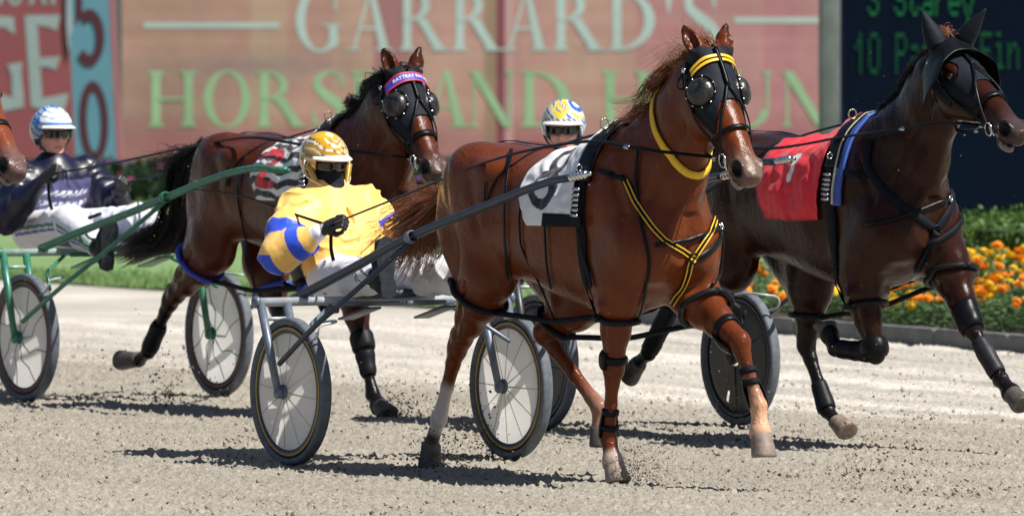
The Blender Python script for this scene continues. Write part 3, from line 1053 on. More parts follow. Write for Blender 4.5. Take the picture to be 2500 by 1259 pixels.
for x0, x1, y0, y1 in ((351, 682, 56, 69), (1792, 2060, 43, 57)):
    mb = MB()
    p, q = at(x0, y1, YB), at(x1, y0, YB)
    mb.add([(p[0], YB - .005, p[2]), (q[0], YB - .005, p[2]), (q[0], YB - .005, q[2]), (p[0], YB - .005, q[2])], [[0, 1, 2, 3]])
    mb.build('rule_line', m_w1, t, smooth=False)

# ------------------------------------------------------------------ red hoarding at the left with flared letters
YR = 108.
t = empty('red_hoarding', None, (at(60, 0, YR)[0], YR, 0), 'dusky red hoarding with large flared white letters at the left', 'hoarding')
BASE[t.name] = np.array([at(60, 0, YR)[0], YR, 0.])
def poly_px(mb, pts, Y, z_off, q=0):
    V = [];
    for x, y in pts:
        p = at(x, y, Y); V.append((p[0], Y - z_off - .0015 * q, p[2]))
    mb.add(V, [list(range(len(pts)))])
p, q = at(-700, 450, YR), at(182, -300, YR)
mb = MB(); mb.add(*box(((p[0] + q[0]) / 2, YR + .1, (p[2] + q[2]) / 2), (q[0] - p[0], .2, q[2] - p[2])))
mb.build('panel', mat('dusky red print', tuple(lin((172, 98, 106)) * .62), .8, spec=.15, nz=(1.0, .08)), t, smooth=False)
mw = mat('pale grey print', tuple(lin((178, 194, 198)) * .62), .8, spec=.15, nz=(1.2, .08))
mb = MB()   # E
for k_, pts in enumerate(([(60, 38), (90, 42), (104, 250), (76, 262)], [(60, 38), (148, 37), (138, 76), (118, 66), (88, 62)], [(92, 142), (148, 138), (136, 172), (118, 164), (94, 164)], [(96, 245), (104, 240), (168, 228), (156, 275), (78, 262)])):
    poly_px(mb, pts, YR, .005, k_)
mb.build('letter', mw, t, smooth=False)
mb = MB()   # G, cut by the picture edge
for k_, pts in enumerate(([(-60, 60), (-20, 38), (34, 42), (37, 86), (10, 66), (-25, 70), (-40, 100)], [(-60, 60), (-30, 70), (-34, 220), (-60, 240)], [(-60, 240), (-34, 220), (30, 238), (58, 238), (58, 262), (10, 272), (-40, 270)], [(18, 158), (55, 152), (52, 180), (59, 240), (30, 240), (28, 185)])):
    poly_px(mb, pts, YR, .005, k_)
mb.build('letter', mw, t, smooth=False)
mb = MB()   # bottoms of the line above
for k_, cx in enumerate((-8, 36)):
    V2, F2 = arc_ring(cx, 0, 19, 30, 10, 20, 0, 360, 24)
    V3 = [(at(x, -15 + y, YR)[0], YR - .005, at(x, -15 + y, YR)[2]) for x, y in V2]
    mb.add(V3, F2)
for k_, pts in enumerate(([(70, 12), (80, 12), (92, -30), (84, -30)], [(104, 12), (115, 12), (100, -30), (92, -30)], [(124, 12), (134, 12), (134, -30), (124, -30)])):
    poly_px(mb, pts, YR, .005, k_)
mb.build('letter', mw, t, smooth=False)
mb = MB()
poly_px(mb, [(163, -60), (186, -60), (186, 80), (176, 140), (166, 110), (162, 60)], YR, .04)
mb.build('white_panel', mat('pale blue white print', tuple(lin((176, 190, 205)) * .66), .8), t, smooth=False)

# ------------------------------------------------------------------ distance post
YF = 100.
t = empty('distance_post', None, (at(230, 0, YF)[0], YF, 0), 'light blue board with the maroon numerals 50 and a pink edge', 'distance board')
BASE[t.name] = np.array([at(230, 0, YF)[0], YF, 0.])
def slab(name, pts, Y, th, m, t):
    f = [(at(x, y, Y)[0], Y, at(x, y, Y)[2]) for x, y in pts]
    V = f + [(a_, b_ + th, c_) for a_, b_, c_ in f]
    n = len(f)
    F = [list(range(n)), list(range(n, 2 * n))[::-1]] + [[i, (i + 1) % n, n + (i + 1) % n, n + i][::-1] for i in range(n)]
    return link(name, V, F, m, t, smooth=False)
slab('panel', [(160, -300), (250, -300), (264, 0), (287, 462), (188, 462), (170, 90), (178, 76)], YF, .12, mat('light blue board', tuple(lin((110, 165, 190)) * .66), .6, nz=(1.5, .06)), t)
slab('edge_strip', [(252, -300), (264, -300), (279, 0), (303, 462), (289, 462), (266, 0)], YF + .03, .2, mat('pink board edge', tuple(lin((185, 120, 128)) * .66), .6, nz=(1.5, .1)), t)
mm = mat('maroon numeral', tuple(lin((92, 38, 55)) * .62), .6)
mb = MB()   # 5
for k_, pts in enumerate(([(184, -40), (200, -42), (201, 28), (184, 66)], [(184, -58), (245, -58), (245, -40), (184, -40)])):
    poly_px(mb, pts, YF, .005, k_)
V2, F2 = arc_ring(0, 0, 37, 70, 18, 42, -215, 105, 40)
mb.add([(at(217 + x, 92 + (-y) * 1.0, YF)[0], YF - .012, at(217 + x, 92 - y, YF)[2]) for x, y in V2] if False else [(at(218 + x, 93 + y, YF)[0], YF - .012, at(218 + x, 93 + y, YF)[2]) for x, y in arc_ring(0, 0, 37, 70, 17, 42, -130, 140, 40)[0]], F2)
mb.build('numeral', mm, t, smooth=False)
mb = MB()
V2, F2 = arc_ring(0, 0, 36, 100, 17, 72, 0, 360, 48)
mb.add([(at(229 + x + y * .03, 298 + y, YF)[0], YF - .005, at(229 + x, 298 + y, YF)[2]) for x, y in V2], F2)
mb.build('numeral', mm, t, smooth=False)

# ------------------------------------------------------------------ flowering shrubs below the hoardings
m_dleaf = mat('dark shrub leaf', (.028, .06, .022), .6, nz=(8, .5))
m_mag = mat('magenta blossom', (.42, .035, .16), .7, nz=(8, .4))
m_pur = mat('purple blossom', (.20, .05, .26), .7, nz=(8, .4))
SH = leaves(np.random.default_rng(90), 900, (.42, .35, .40), 0, .09)
SB = []
for sd in (91, 92):
    R = np.random.default_rng(sd); mb = MB()
    for i in range(26):
        a = R.uniform(0, 2 * PI); e = R.uniform(.1, 1.3)
        c = np.array([.42 * math.cos(a) * math.cos(e), .35 * math.sin(a) * math.cos(e), .2 + .22 * math.sin(e)])
        mb.add(*lathe([(.001, .018), (.03, .012), (.022, -.01), (.001, -.014)], c, unit(c + np.array([0, 0, .3])), 6))
    SB.append(mb)
for i, px in enumerate(list(range(-60, 1800, 88))):
    p = gnd(px, 488 + (i % 3) * 3)
    mg = i % 3 != 1
    t = empty('flowering_shrub', None, (p[0], p[1], 0), 'low dark shrub dotted with magenta blossoms below the hoarding' if mg else 'low dark shrub dotted with purple blossoms below the hoarding', 'shrub', 'magenta shrubs below the hoarding' if mg else 'purple shrubs below the hoarding')
    BASE[t.name] = np.zeros(3)
    link('foliage', np.array(SH[0]) * (1, 1, 1.0 + .1 * (i % 2)), SH[1], m_dleaf, t, smooth=False)
    mb = SB[i % 2]
    o = link('blossoms', np.vstack(mb.V), mb.F, m_mag if mg else m_pur, t, smooth=False)

# ------------------------------------------------------------------ horses
def horse(sp):
    fr = sp['fr']; xo = sp['xo']; h = sp.get('h', .0095)
    zs = sp.get('zs', 1.)
    def G(v):           # local triple, or a pick (px, py, lat)
        v = np.asarray(v, float)
        return fr.P(*v) if abs(v[0]) > 20 or abs(v[1]) > 20 else v
    J = {k: [G(q) for q in v] for k, v in sp['legs'].items()}
    poll = G(sp['poll']); muz = G(sp['muz'])
    lo = np.array([xo + .45, -.50, -.02]); hi = np.array([xo + 3.2, .50, 2.25])
    allp = np.vstack([np.array(v) for v in J.values()] + [poll[None], muz[None]])
    lo = np.minimum(lo, allp.min(0) - .12); hi = np.maximum(hi, allp.max(0) + .12)
    lo[2] = max(lo[2], -.05)
    hi[2] = poll[2] + .26
    f = Field(lo, hi, h)
    # trunk
    T = np.array([.65, .70, .78, .9, 1.05, 1.22, 1.4, 1.6, 1.8, 1.98, 2.14, 2.27, 2.38, 2.45]) + xo
    zc = np.array([1.20, 1.20, 1.21, 1.205, 1.18, 1.155, 1.13, 1.105, 1.10, 1.12, 1.12, 1.10, 1.07, 1.06]) * zs
    hz = np.array([.06, .15, .225, .262, .285, .298, .305, .33, .362, .385, .36, .29, .20, .10]) * zs
    hy = np.array([.05, .13, .205, .255, .275, .272, .272, .290, .288, .255, .232, .205, .16, .08])
    f.loft((0, 0, 0), (1, 0, 0), (0, 0, 1), T, zc, hz, hy, 2.25, 0)
    X = lambda x, y, z: np.array([x + xo, y, z * zs])
    # neck
    wt = X(1.98, 0, 1.24)
    hd = unit(muz - poll)
    nrm = unit(np.cross(hd, (0, 1, 0)))            # towards the face side
    if nrm[0] < 0: nrm = -nrm
    S = np.array([0, 1., 0])
    nk_end = poll + hd * .085 - nrm * .105
    c0, c1 = X(2.12, 0, 1.25), X(2.31, 0, 1.43)
    mid = c1 * .52 + nk_end * .48 + np.array([0, 0, .015])
    q3 = c1 * .22 + nk_end * .78 + np.array([0, 0, .012])
    f.chain([wt, c0, c1, mid, q3, nk_end], [.24, .265, .205, .158, .140, .122], [.16, .17, .122, .096, .084, .078], k=.10, k0=.14)
    # withers and crest
    f.ell(X(1.93, 0, 1.475), (.20, .045, .055), k=.07)
    # quarters
    for s_ in (-1, 1):
        f.ell(X(.92, s_ * .15, 1.30), (.20, .13, .165), k=.06)
        f.ell(X(.76, s_ * .13, 1.16), (.13, .105, .22), k=.05)
        f.ell(X(1.15, s_ * .225, 1.33), (.07, .040, .05), k=.08)     # point of hip
        # shoulder blade, point of shoulder, breast
        f.ell(X(2.12, s_ * .150, 1.17), (.24, .06, .12), R=np.array([[-.66, 0, .75], [0, 1, 0], [-.75, 0, -.66]]).T, k=.07)
        f.ell(X(2.28, s_ * .15, 1.04), (.12, .085, .13), k=.05)
        f.ell(X(2.36, s_ * .095, 1.00), (.085, .085, .12), k=.035)
        f.ell(X(2.10, s_ * .185, .92), (.14, .07, .15), k=.05)       # triceps
    f.ell(X(2.465, 0, .98), (.030, .014, .12), k=.05, sub=True)
    # jugular groove and lower neck
    for s_ in (-1, 1):
        f.chain([X(2.36, s_ * .150, 1.24), mid + np.array([.085, s_ * .098, -.075]), nk_end + np.array([.02, s_ * .090, -.09])], [.010, .010, .008], k=.035, sub=True)
        f.chain([X(1.86, s_ * .245, 1.42), X(1.94, s_ * .300, 1.22), X(1.96, s_ * .300, 1.0)], [.010, .012, .008], k=.04, sub=True)       # behind the shoulder
        f.chain([X(2.16, s_ * .215, 1.36), X(2.28, s_ * .225, 1.18), X(2.30, s_ * .245, 1.06)], [.008, .009, .006], k=.03, sub=True)     # before the shoulder
        f.chain([X(2.18, s_ * .285, 1.10), X(2.06, s_ * .285, 1.0), X(2.0, s_ * .270, .90)], [.006, .009, .006], k=.025, sub=True)       # over the triceps
        f.chain([X(.86, s_ * .285, 1.36), X(.86, s_ * .275, 1.12), X(.88, s_ * .255, .90)], [.008, .010, .008], k=.035, sub=True)        # hamstring
        f.chain([X(1.08, s_ * .300, 1.30), X(1.12, s_ * .290, 1.08), X(1.20, s_ * .260, .92)], [.010, .012, .010], k=.05, sub=True)      # flank
        for r_ in range(5):
            f.chain([X(1.42 + r_ * .09, s_ * .312, 1.22), X(1.36 + r_ * .09, s_ * .318, 1.05), X(1.34 + r_ * .09, s_ * .292, .92)], [.006, .007, .005], k=.03, sub=True)  # ribs
    veins = []
    # legs
    def frontleg(P, s_):
        el, kn, fe, co = P[:4]
        up = X(2.24, s_ * .16, 1.05)
        f.chain([up, el], [.13, .105], [.085, .075], k=.06)
        d = kn - el
        bk = unit(np.cross((0, 1, 0), unit(d)))           # in-plane
        if bk[0] > 0: bk = -bk
        f.chain([el, el + d * .25, el + d * .55, el + d * .86, kn], [.108, .098, .074, .050, .047], [.085, .078, .060, .043, .043], k=.02, k0=.06)
        f.ell(el + d * .22 - bk * .035, (.045, .045, .12), R=basis(np.cross((0, 1, 0), unit(d)), (0, 1, 0)) @ np.eye(3), k=.03)
        f.ell(kn - bk * .006, (.046, .042, .055), k=.02)
        f.chain([el + d * .05 + np.array([.02, s_ * .080, 0]), el + d * .35 + np.array([.01, s_ * .068, 0]), el + d * .75 + np.array([0, s_ * .045, 0])], [.006, .007, .004], k=.02, sub=True)
        f.chain([el + d * .0 + np.array([.07, -s_ * .03, 0]), el + d * .3 + np.array([.06, -s_ * .04, 0]), el + d * .7 + np.array([.03, -s_ * .030, 0])], [.007, .007, .005], k=.012)
        e = fe - kn
        f.chain([kn, kn + e * .2, kn + e * .5, kn + e * .85, fe], [.044, .034, .029, .031, .041], [.041, .030, .026, .028, .036], k=.015)
        f.chain([kn + e * .22 + bk * .022, kn + e * .9 + bk * .02], [.013, .013], k=.012)
        g = co - fe
        f.chain([fe, fe + g * .5, co, co + unit(g) * .015], [.036, .032, .046, .046], [.034, .031, .045, .045], k=.015)
        f.ell(fe + bk * .028, (.022, .02, .02), k=.02)
    def hindleg(P, s_):
        st, hk, fe, co = P[:4]
        hip = X(.98, s_ * .13, 1.20)
        but = X(.74, s_ * .12, 1.10)
        f.chain([hip, st], [.205, .140], [.125, .100], k=.06)
        e = hk - st
        bk = unit(np.cross((0, 1, 0), unit(e)))
        if bk[0] > 0: bk = -bk
        f.chain([but, st + e * .42 + bk * .02], [.13, .075], [.095, .055], k=.06)
        f.chain([st, st + e * .3, st + e * .62, st + e * .85, hk], [.150, .122, .080, .052, .049], [.105, .085, .056, .040, .038], k=.03, k0=.05)
        # hock with its point, tendon above it
        tip = hk + bk * .052 - unit(e) * .045
        f.chain([st + e * .45 + bk * .045, tip], [.024, .017], [.018, .015], k=.02)
        f.ell(tip, (.021, .019, .024), k=.02)
        f.ell(hk, (.050, .038, .055), k=.02)
        f.chain([st + e * .1 + np.array([.0, s_ * .100, 0]), st + e * .5 + np.array([0, s_ * .068, 0]), st + e * .8 + np.array([0, s_ * .042, 0])], [.007, .008, .004], k=.02, sub=True)
        g = fe - hk
        f.chain([tip, hk + g * .25 + bk * .022], [.019, .015], k=.02)
        f.chain([hk, hk + g * .22, hk + g * .55, hk + g * .86, fe], [.045, .037, .032, .032, .042], [.037, .030, .027, .029, .036], k=.015)
        f.chain([hk + g * .2 + bk * .024, hk + g * .9 + bk * .02], [.013, .013], k=.012)
        q = co - fe
        f.chain([fe, fe + q * .5, co], [.036, .028, .037], [.033, .027, .036], k=.015)
        f.ell(fe + bk * .028, (.022, .02, .02), k=.02)
    frontleg(J['RF'], -1); frontleg(J['LF'], 1)
    hindleg(J['RH'], -1); hindleg(J['LH'], 1)
    # head
    HL = np.linalg.norm(muz - poll)
    k_ = HL / .62
    t = np.array([-.02, 0, .06, .12, .18, .24, .30, .36, .42, .48, .53, .575, .605, .625]) * k_
    th = np.array([.09, .15, .195, .225, .25, .255, .225, .178, .146, .130, .126, .124, .102, .06])
    hs = np.array([.055, .072, .090, .102, .110, .098, .080, .066, .059, .056, .058, .060, .050, .030])
    f.loft(poll, hd, nrm, t, -th / 2, th / 2, hs, 2.35, .045, S=S)
    HP = lambda tt, sd, n_: poll + hd * tt * k_ + S * sd + nrm * n_
    HR = np.array([hd, S, nrm]).T
    for s_ in (-1, 1):
        f.ell(HP(.165, s_ * .082, -.052), (.048, .022, .032), R=HR, k=.02)          # brow
        f.ell(HP(.20, s_ * .070, -.155), (.085, .030, .075), R=HR, k=.03)            # cheek
        f.seg(HP(.24, s_ * .080, -.075), HP(.36, s_ * .060, -.062), .012, .006, k=.02)   # facial crest
        f.ell(HP(.185, s_ * .113, -.060), (.023, .014, .018), R=HR, k=.008, sub=True)
        # nostril
        f.ell(HP(.562, s_ * .050, -.036), (.046, .026, .040), R=HR, k=.012)
        f.ell(HP(.568, s_ * .070, -.038), (.038, .034, .030), R=HR, k=.005, sub=True)
    # lips, chin, mouth line
    f.ell(HP(.615, 0, -.055), (.022, .040, .040), R=HR, k=.015)
    jw = .012 if sp.get('mouth', 1) else 0
    f.ell(HP(.548, 0, -.128 - jw), (.062, .036, .026), R=HR, k=.02)
    f.ell(HP(.615, 0, -.108), (.062, .095, .0060 + jw * .45), R=HR, k=.006, sub=True)
    # ears
    ears = [G(e) for e in sp['ears']]
    for s_, tip in zip((-1, 1), ears):
        b = HP(.005, s_ * .062, -.030)
        ax = unit(tip - b); Ln = np.linalg.norm(tip - b)
        sd = unit(np.cross(ax, nrm))
        out = unit(nrm * .6 + S * s_ * .5)
        f.chain([b - ax * .01, b + ax * Ln * .22, b + ax * Ln * .5, b + ax * Ln * .8, tip], [.034, .042, .038, .023, .005], [.034, .044, .040, .023, .005], side=sd, k=.008, k0=.02)
        o2 = unit(out - ax * (out @ ax))
        f.chain([b + ax * Ln * .2 + o2 * .026, b + ax * Ln * .5 + o2 * .024, b + ax * Ln * .86 + o2 * .013], [.016, .020, .007], [.017, .020, .006], side=sd, k=.008) if False else None
        for u_ in (.22, .36, .5, .64, .78):
            f.ell(b + ax * Ln * u_ + o2 * .027, (.020, .020, .020), k=.01, sub=True)
    V, Q = f.mesh(1)
    del f
    N = normals(V, Q)
    # fine muscle and vein relief
    d = fbm(V, 5., 3.1 + xo) * .006
    dz = np.clip((V[:, 2] - .7) / .5, 0, 1)
    V = V + N * (d * dz)[:, None]
    # coat colours
    C = np.tile(lin(sp['coat']), (len(V), 1))
    v = fbm(V, 1.6, 9.2)
    C *= (1 + .22 * v)[:, None]
    dk = lin(sp.get('dark', (20, 16, 16)))
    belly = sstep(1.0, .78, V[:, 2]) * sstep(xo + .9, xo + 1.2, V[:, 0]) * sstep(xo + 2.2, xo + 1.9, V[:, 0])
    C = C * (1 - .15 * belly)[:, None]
    def legparam(P, pts):
        best = np.full(len(pts), 9.); par = np.zeros(len(pts))
        for i in range(len(P) - 1):
            a, b = P[i], P[i + 1]; ab = b - a
            u = np.clip(((pts - a) @ ab) / (ab @ ab), 0, 1)
            dd = np.linalg.norm(pts - a - u[:, None] * ab, axis=1)
            m = dd < best
            best = np.where(m, dd, best); par = np.where(m, i + u, par)
        return par, best
    for kx, P in J.items():
        par, dist = legparam(P[:4], V)
        near = dist < (.14 if kx[1] == 'F' else .15)
        lc = sp['legcol'].get(kx)
        if lc:
            for (p0, p1, c) in lc:
                m = sstep(p0, p1, par + .10 * v) * near * (V[:, 2] < .95)
                if P[3][2] > 0 and dist.min() < 1:
                    C = C * (1 - m)[:, None] + lin(c) * m[:, None]
    hp = (V - poll) @ hd / k_
    hn = (V - poll) @ nrm
    hsd = (V - poll) @ S
    onh = (hp > -.05) & (hn > -.30) & (np.abs(hsd) < .16) & (V[:, 0] > poll[0] - .25) & ((np.linalg.norm(V - muz, axis=1) < .27) | (hp < .35))
    m = sstep(.45, .58, hp + .03 * v) * onh * (hp < .75)
    mz = lin(sp.get('muzzle', (95, 85, 85)))
    C = C * (1 - m * .8)[:, None] + mz * (m * .8 * (1 + .35 * fbm(V, 28, 2.)))[:, None]
    for s_ in (-1, 1):
        dn = np.linalg.norm((V - HP(.568, s_ * .064, -.038)) / np.array([1, 1, 1]), axis=1)
        m = sstep(.050, .036, dn)
        C = C * (1 - m)[:, None] + lin((18, 14, 16)) * m[:, None]
    mw = (np.abs(hn + .112) < .012) & (hp > .50) & onh & (hp < .7)
    C[mw] = lin((40, 26, 28))
    lip = (hn < -.124) & (hp > .54) & onh & (hp < .7)
    C[lip] = C[lip] * .4 + .6 * lin((150, 140, 140))
    hn_e = [np.linalg.norm(V - e, axis=1) for e in ears]
    for e in hn_e:
        m = sstep(.09, .02, e)
        C = C * (1 - m * .6)[:, None] + dk * (m * .6)[:, None]
    base = (xo + 1.4, 0, 0)
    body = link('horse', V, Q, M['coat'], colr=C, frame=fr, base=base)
    tag(body, sp['label'], 'horse', 'racing horses pulling sulkies')
    BASE[body.name] = np.array(base, float)
    sk = Skin(V, Q)
    # hooves
    for kx, P in J.items():
        co, toe = P[3], P[4]
        ax = unit(toe - co); L_ = np.linalg.norm(toe - co)
        L_ = max(L_, .06)
        dirf = np.array(sp.get('toe', {}).get(kx, (1, 0, 0)), float)
        fw = unit(dirf - ax * (dirf @ ax)); sd = np.cross(ax, fw)
        V2 = []; F2 = []
        rings = [(-.016, .034, .034, 0), (-.004, .0455, .045, 0), (.004, .0475, .0465, .002), (L_ * .25, .0485, .0475, .006), (L_ * .5, .053, .051, .012), (L_ * .86, .060, .057, .020), (L_ * .95, .061, .057, .022), (L_, .056, .052, .020), (L_, .040, .036, .018), (L_ - .012, .030, .026, .012)]
        n = 20
        for hh, ra, rb, sh in rings:
            for j in range(n):
                a = 2 * PI * j / n
                ca = math.cos(a)
                V2.append(co + ax * hh + fw * (sh + ra * (ca if ca > 0 else ca * .75)) + sd * rb * math.sin(a))
        for i in range(len(rings) - 1):
            for j in range(n):
                a, b = i * n + j, i * n + (j + 1) % n
                F2.append([a, b, b + n, a + n])
        F2.append([(len(rings) - 1) * n + j for j in range(n)])
        link('hoof', V2, F2, M['hoof_pale' if kx in sp.get('pale', ()) else 'hoof'], body)
    # eyes
    for s_ in (-1, 1):
        c = HP(.185, s_ * .096, -.060)
        mb = MB(); mb.add(*lathe([(.0005, .019), (.010, .0165), (.016, .010), (.019, 0), (.016, -.010), (.0005, -.018)], c, S, 16))
        mb.build('eye', M['eye'], body)
    info = dict(J=J, poll=poll, muz=muz, hd=hd, nrm=nrm, S=S, HP=HP, sk=sk, body=body, fr=fr, xo=xo, k=k_, mid=mid, c1=c1, nk=nk_end, X=X, zs=zs, ears=ears)
    return info

def trunk_wrap(H, name, m, x0, x1, ph0, ph1, off, nu, nv, cf=None, wr=.006, th=.004, seed=0., edge=None, flare=0.):
    """cloth over the back; phi 0 = top, positive = towards the camera's side"""
    sk = H['sk']; xo = H['xo']; zs = H['zs']
    P = np.zeros((nu, nv, 3)); U = np.zeros((nu, nv, 2))
    mask = np.ones((nu, nv), bool)
    for j in range(nv):
        v = j / (nv - 1)
        ph = ph0 + (ph1 - ph0) * v
        for i in range(nu):
            u = i / (nu - 1)
            xx0, xx1 = (x0, x1) if edge is None else edge(v, x0, x1)
            x = xx0 + (xx1 - xx0) * u + xo
            c = np.array([x, 0, 1.13 * zs])
            d = np.array([0, -math.sin(ph), math.cos(ph)])
            h = sk.cast(c + d * .62, -d, 0)
            if h is None:
                h = (c + d * .3, d)
            n_ = d
            q = mnoise.noise(Vector((x * 9 + seed, ph * 3.2, seed))) + .5 * mnoise.noise(Vector((x * 22 + seed, ph * 7, seed)))
            P[i, j] = h[0] + n_ * (off + wr * (q + .7) + flare * (1 - u) * abs(math.sin(ph)))
            U[i, j] = (u, v)
    P = P[:, ::-1] if False else P
    colr = None
    if cf is not None:
        colr = cf(U[..., 0], U[..., 1])
    # orientation: outward
    du = P[1, nv // 2] - P[0, nv // 2]; dv = P[0, nv // 2 + 1] - P[0, nv // 2]
    if np.cross(du, dv)[2] * 1 < 0 and abs(ph0 + (ph1 - ph0) * .5) < 1.4:
        P = P[:, ::-1]; colr = None if colr is None else colr[:, ::-1]
    return shell(name, P, m, H['body'], colr, th)

def head_wrap(H, name, m, t0f, t1f, a0, a1, off, nu, nv, cf=None, th=.004, offf=None, mask=None, parent=None):
    """cloth over the face; angle 0 = front of the face, positive = camera's side cheek"""
    sk = H['sk']; k_ = H['k']
    P = np.zeros((nu, nv, 3)); U = np.zeros((nu, nv, 2)); MK = np.ones((nu, nv), bool)
    for j in range(nv):
        a = a0 + (a1 - a0) * j / (nv - 1)
        for i in range(nu):
            u = i / (nu - 1)
            t = (t0f(a) + (t1f(a) - t0f(a)) * u)
            c = H['poll'] + H['hd'] * t * k_ - H['nrm'] * .10
            d = H['nrm'] * math.cos(a) - H['S'] * math.sin(a)
            h = sk.cast(c + d * .17, -d, 0)
            r = .09 if h is None else max(.03, (np.array(h[0]) - c) @ d)
            P[i, j, 0] = r
            U[i, j] = (t, a)
    Rr = P[..., 0].copy()
    for _ in range(4):
        Rp = np.pad(Rr, 1, mode='edge')
        Rr = (Rp[1:-1, 1:-1] * 2 + Rp[:-2, 1:-1] + Rp[2:, 1:-1] + Rp[1:-1, :-2] + Rp[1:-1, 2:]) / 6
    Rr = np.maximum(Rr, P[..., 0] - .006)
    for i in range(nu):
        for j in range(nv):
            t, a = U[i, j]
            c = H['poll'] + H['hd'] * t * k_ - H['nrm'] * .10
            d = H['nrm'] * math.cos(a) - H['S'] * math.sin(a)
            o_ = off + (offf(i / (nu - 1), a) if offf else 0)
            P[i, j] = c + d * (Rr[i, j] + o_)
            if mask is not None: MK[i, j] = mask(t, a)
    colr = cf(U[..., 0], U[..., 1]) if cf is not None else None
    j = nv // 2
    if np.cross(P[1, j] - P[0, j], P[0, j + 1] - P[0, j]) @ H['nrm'] < 0:
        P = P[:, ::-1]; MK = MK[:, ::-1]; colr = None if colr is None else colr[:, ::-1]
    return shell(name, P, m, parent or H['body'], colr, th, MK)

def limb_wrap(H, name, m, p0, p1, t0, t1, off, a0=0, a1=2 * PI, nu=14, nv=24, bulge=0., R=.085, th=.005):
    """boot round a leg between two joints; angle 0 = front"""
    sk = H['sk']
    ax = unit(p1 - p0); L_ = np.linalg.norm(p1 - p0)
    fw = np.array([1., 0, 0]); fw = unit(fw - ax * (fw @ ax)); sd = np.cross(ax, fw)
    full = abs(a1 - a0 - 2 * PI) < 1e-6
    P = np.zeros((nu, nv, 3))
    for i in range(nu):
        u = i / (nu - 1)
        c = p0 + ax * L_ * (t0 + (t1 - t0) * u)
        rs = []
        for j in range(nv):
            a = a0 + (a1 - a0) * j / (nv if full else nv - 1)
            d = fw * math.cos(a) + sd * math.sin(a)
            h = sk.cast(c + d * R, -d, 0)
            r = .035 if h is None else np.clip((h[0] - c) @ d, .02, R * .85)
            rs.append(r)
        fe_ = min(1, .35 + 4.5 * min(u, 1 - u))
        rs = np.minimum(np.array(rs), np.median(rs) * 1.35)
        for j in range(nv):
            a = a0 + (a1 - a0) * j / (nv if full else nv - 1)
            d = fw * math.cos(a) + sd * math.sin(a)
            P[i, j] = c + d * (rs[j] + off * fe_ + bulge * math.sin(PI * u))
    return shell(name, P[:, ::-1] if False else P, m, H['body'], None, -th if False else th, None, full)

def mane(H, m, n, Lh, dirv, seed, name='mane', rng=(0., 1.), r0=.0035, grav=.25, curl=.04, spread=.012, wave=8.):
    X = H['X']
    pts = [H['poll'] + H['hd'] * .02 - H['nrm'] * .02, H['nk'] + unit(np.cross(unit(H['nk'] - H['mid']), (0, -1, 0))) * 0 ]
    sk = H['sk']
    # crest line: cast down on the neck top
    c = []
    nn = 14
    P0 = H['poll'] - H['hd'] * .01; P1 = X(2.02, 0, 1.56)
    for i in range(nn + 1):
        u = i / nn
        q = P0 * (1 - u) + P1 * u
        h = sk.cast(q + np.array([-.35, 0, .45]), unit((.35, 0, -.45)), 0)
        c.append(h[0] if h is not None else q)
    c = np.array(c)
    idx = np.arange(nn + 1) / nn
    def root(u):
        u = rng[0] + (rng[1] - rng[0]) * u
        return np.array([np.interp(u, idx, c[:, k]) for k in range(3)])
    mb = MB()
    hair(mb, root, dirv, Lh, n, spread, r0, curl, 7, grav, seed, wave)
    return mb.build(name, m, H['body'])

def strip(H, name, P, N, wd, m, th=.004, closed=False, parent=None):
    if len(P) < 2: return None
    mb = MB(); mb.add(*strap(P, N, wd, th, closed))
    return mb.build(name, m, parent or H['body'])
def rope(H, name, P, r, m, smooth=5, parent=None, **k):
    mb = MB(); mb.add(*tube(P, r, 8, smooth, **k))
    return mb.build(name, m, parent or H['body'])
FA = Frame((-.502, 41.85), 31)
FB = Frame((-2.05, 48.54), 31)
FC = Frame((.63, 45.2), 31)
FD = Frame((-3.84, 45.5), 31)

HA = horse(dict(fr=FA, xo=0., coat=(100, 48, 24), muzzle=(104, 88, 82), poll=(1742, 118, 0), muz=(1846, 428, 0),
    ears=[(1668, 62, -.10), (1774, 57, .10)],
    legs=dict(
        RH=[(1195, 670, -.16), (1116, 850, -.13), (1072, 1022, -.13), (1052, 1085, -.13), (1043, 1135, -.13)],
        LH=[(1430, 715, .15), (1325, 812, .10), (1463, 995, .20), (1462, 1045, .20), (1462, 1090, .20)],
        RF=[(1510, 700, -.16), (1497, 900, -.14), (1486, 1072, -.13), (1496, 1125, -.13), (1503, 1180, -.13)],
        LF=[(1695, 722, .15), (1806, 838, .14), (1852, 990, .17), (1856, 1052, .17), (1858, 1116, .17)]),
    legcol=dict(RH=[(1.45, 1.65, (205, 195, 190)), (2.3, 2.7, (80, 72, 68))], RF=[(2.4, 2.8, (160, 145, 135))], LF=[(1.3, 2.3, (205, 160, 130))], LH=[(1.6, 2.2, (150, 110, 95))]),
    pale=('RF', 'LF'),
    toe=dict(RH=(1, 0, -1), LH=(1, 0, 0)),
    label='chestnut horse in white saddlecloth and yellow neck strap, nearest the camera'))
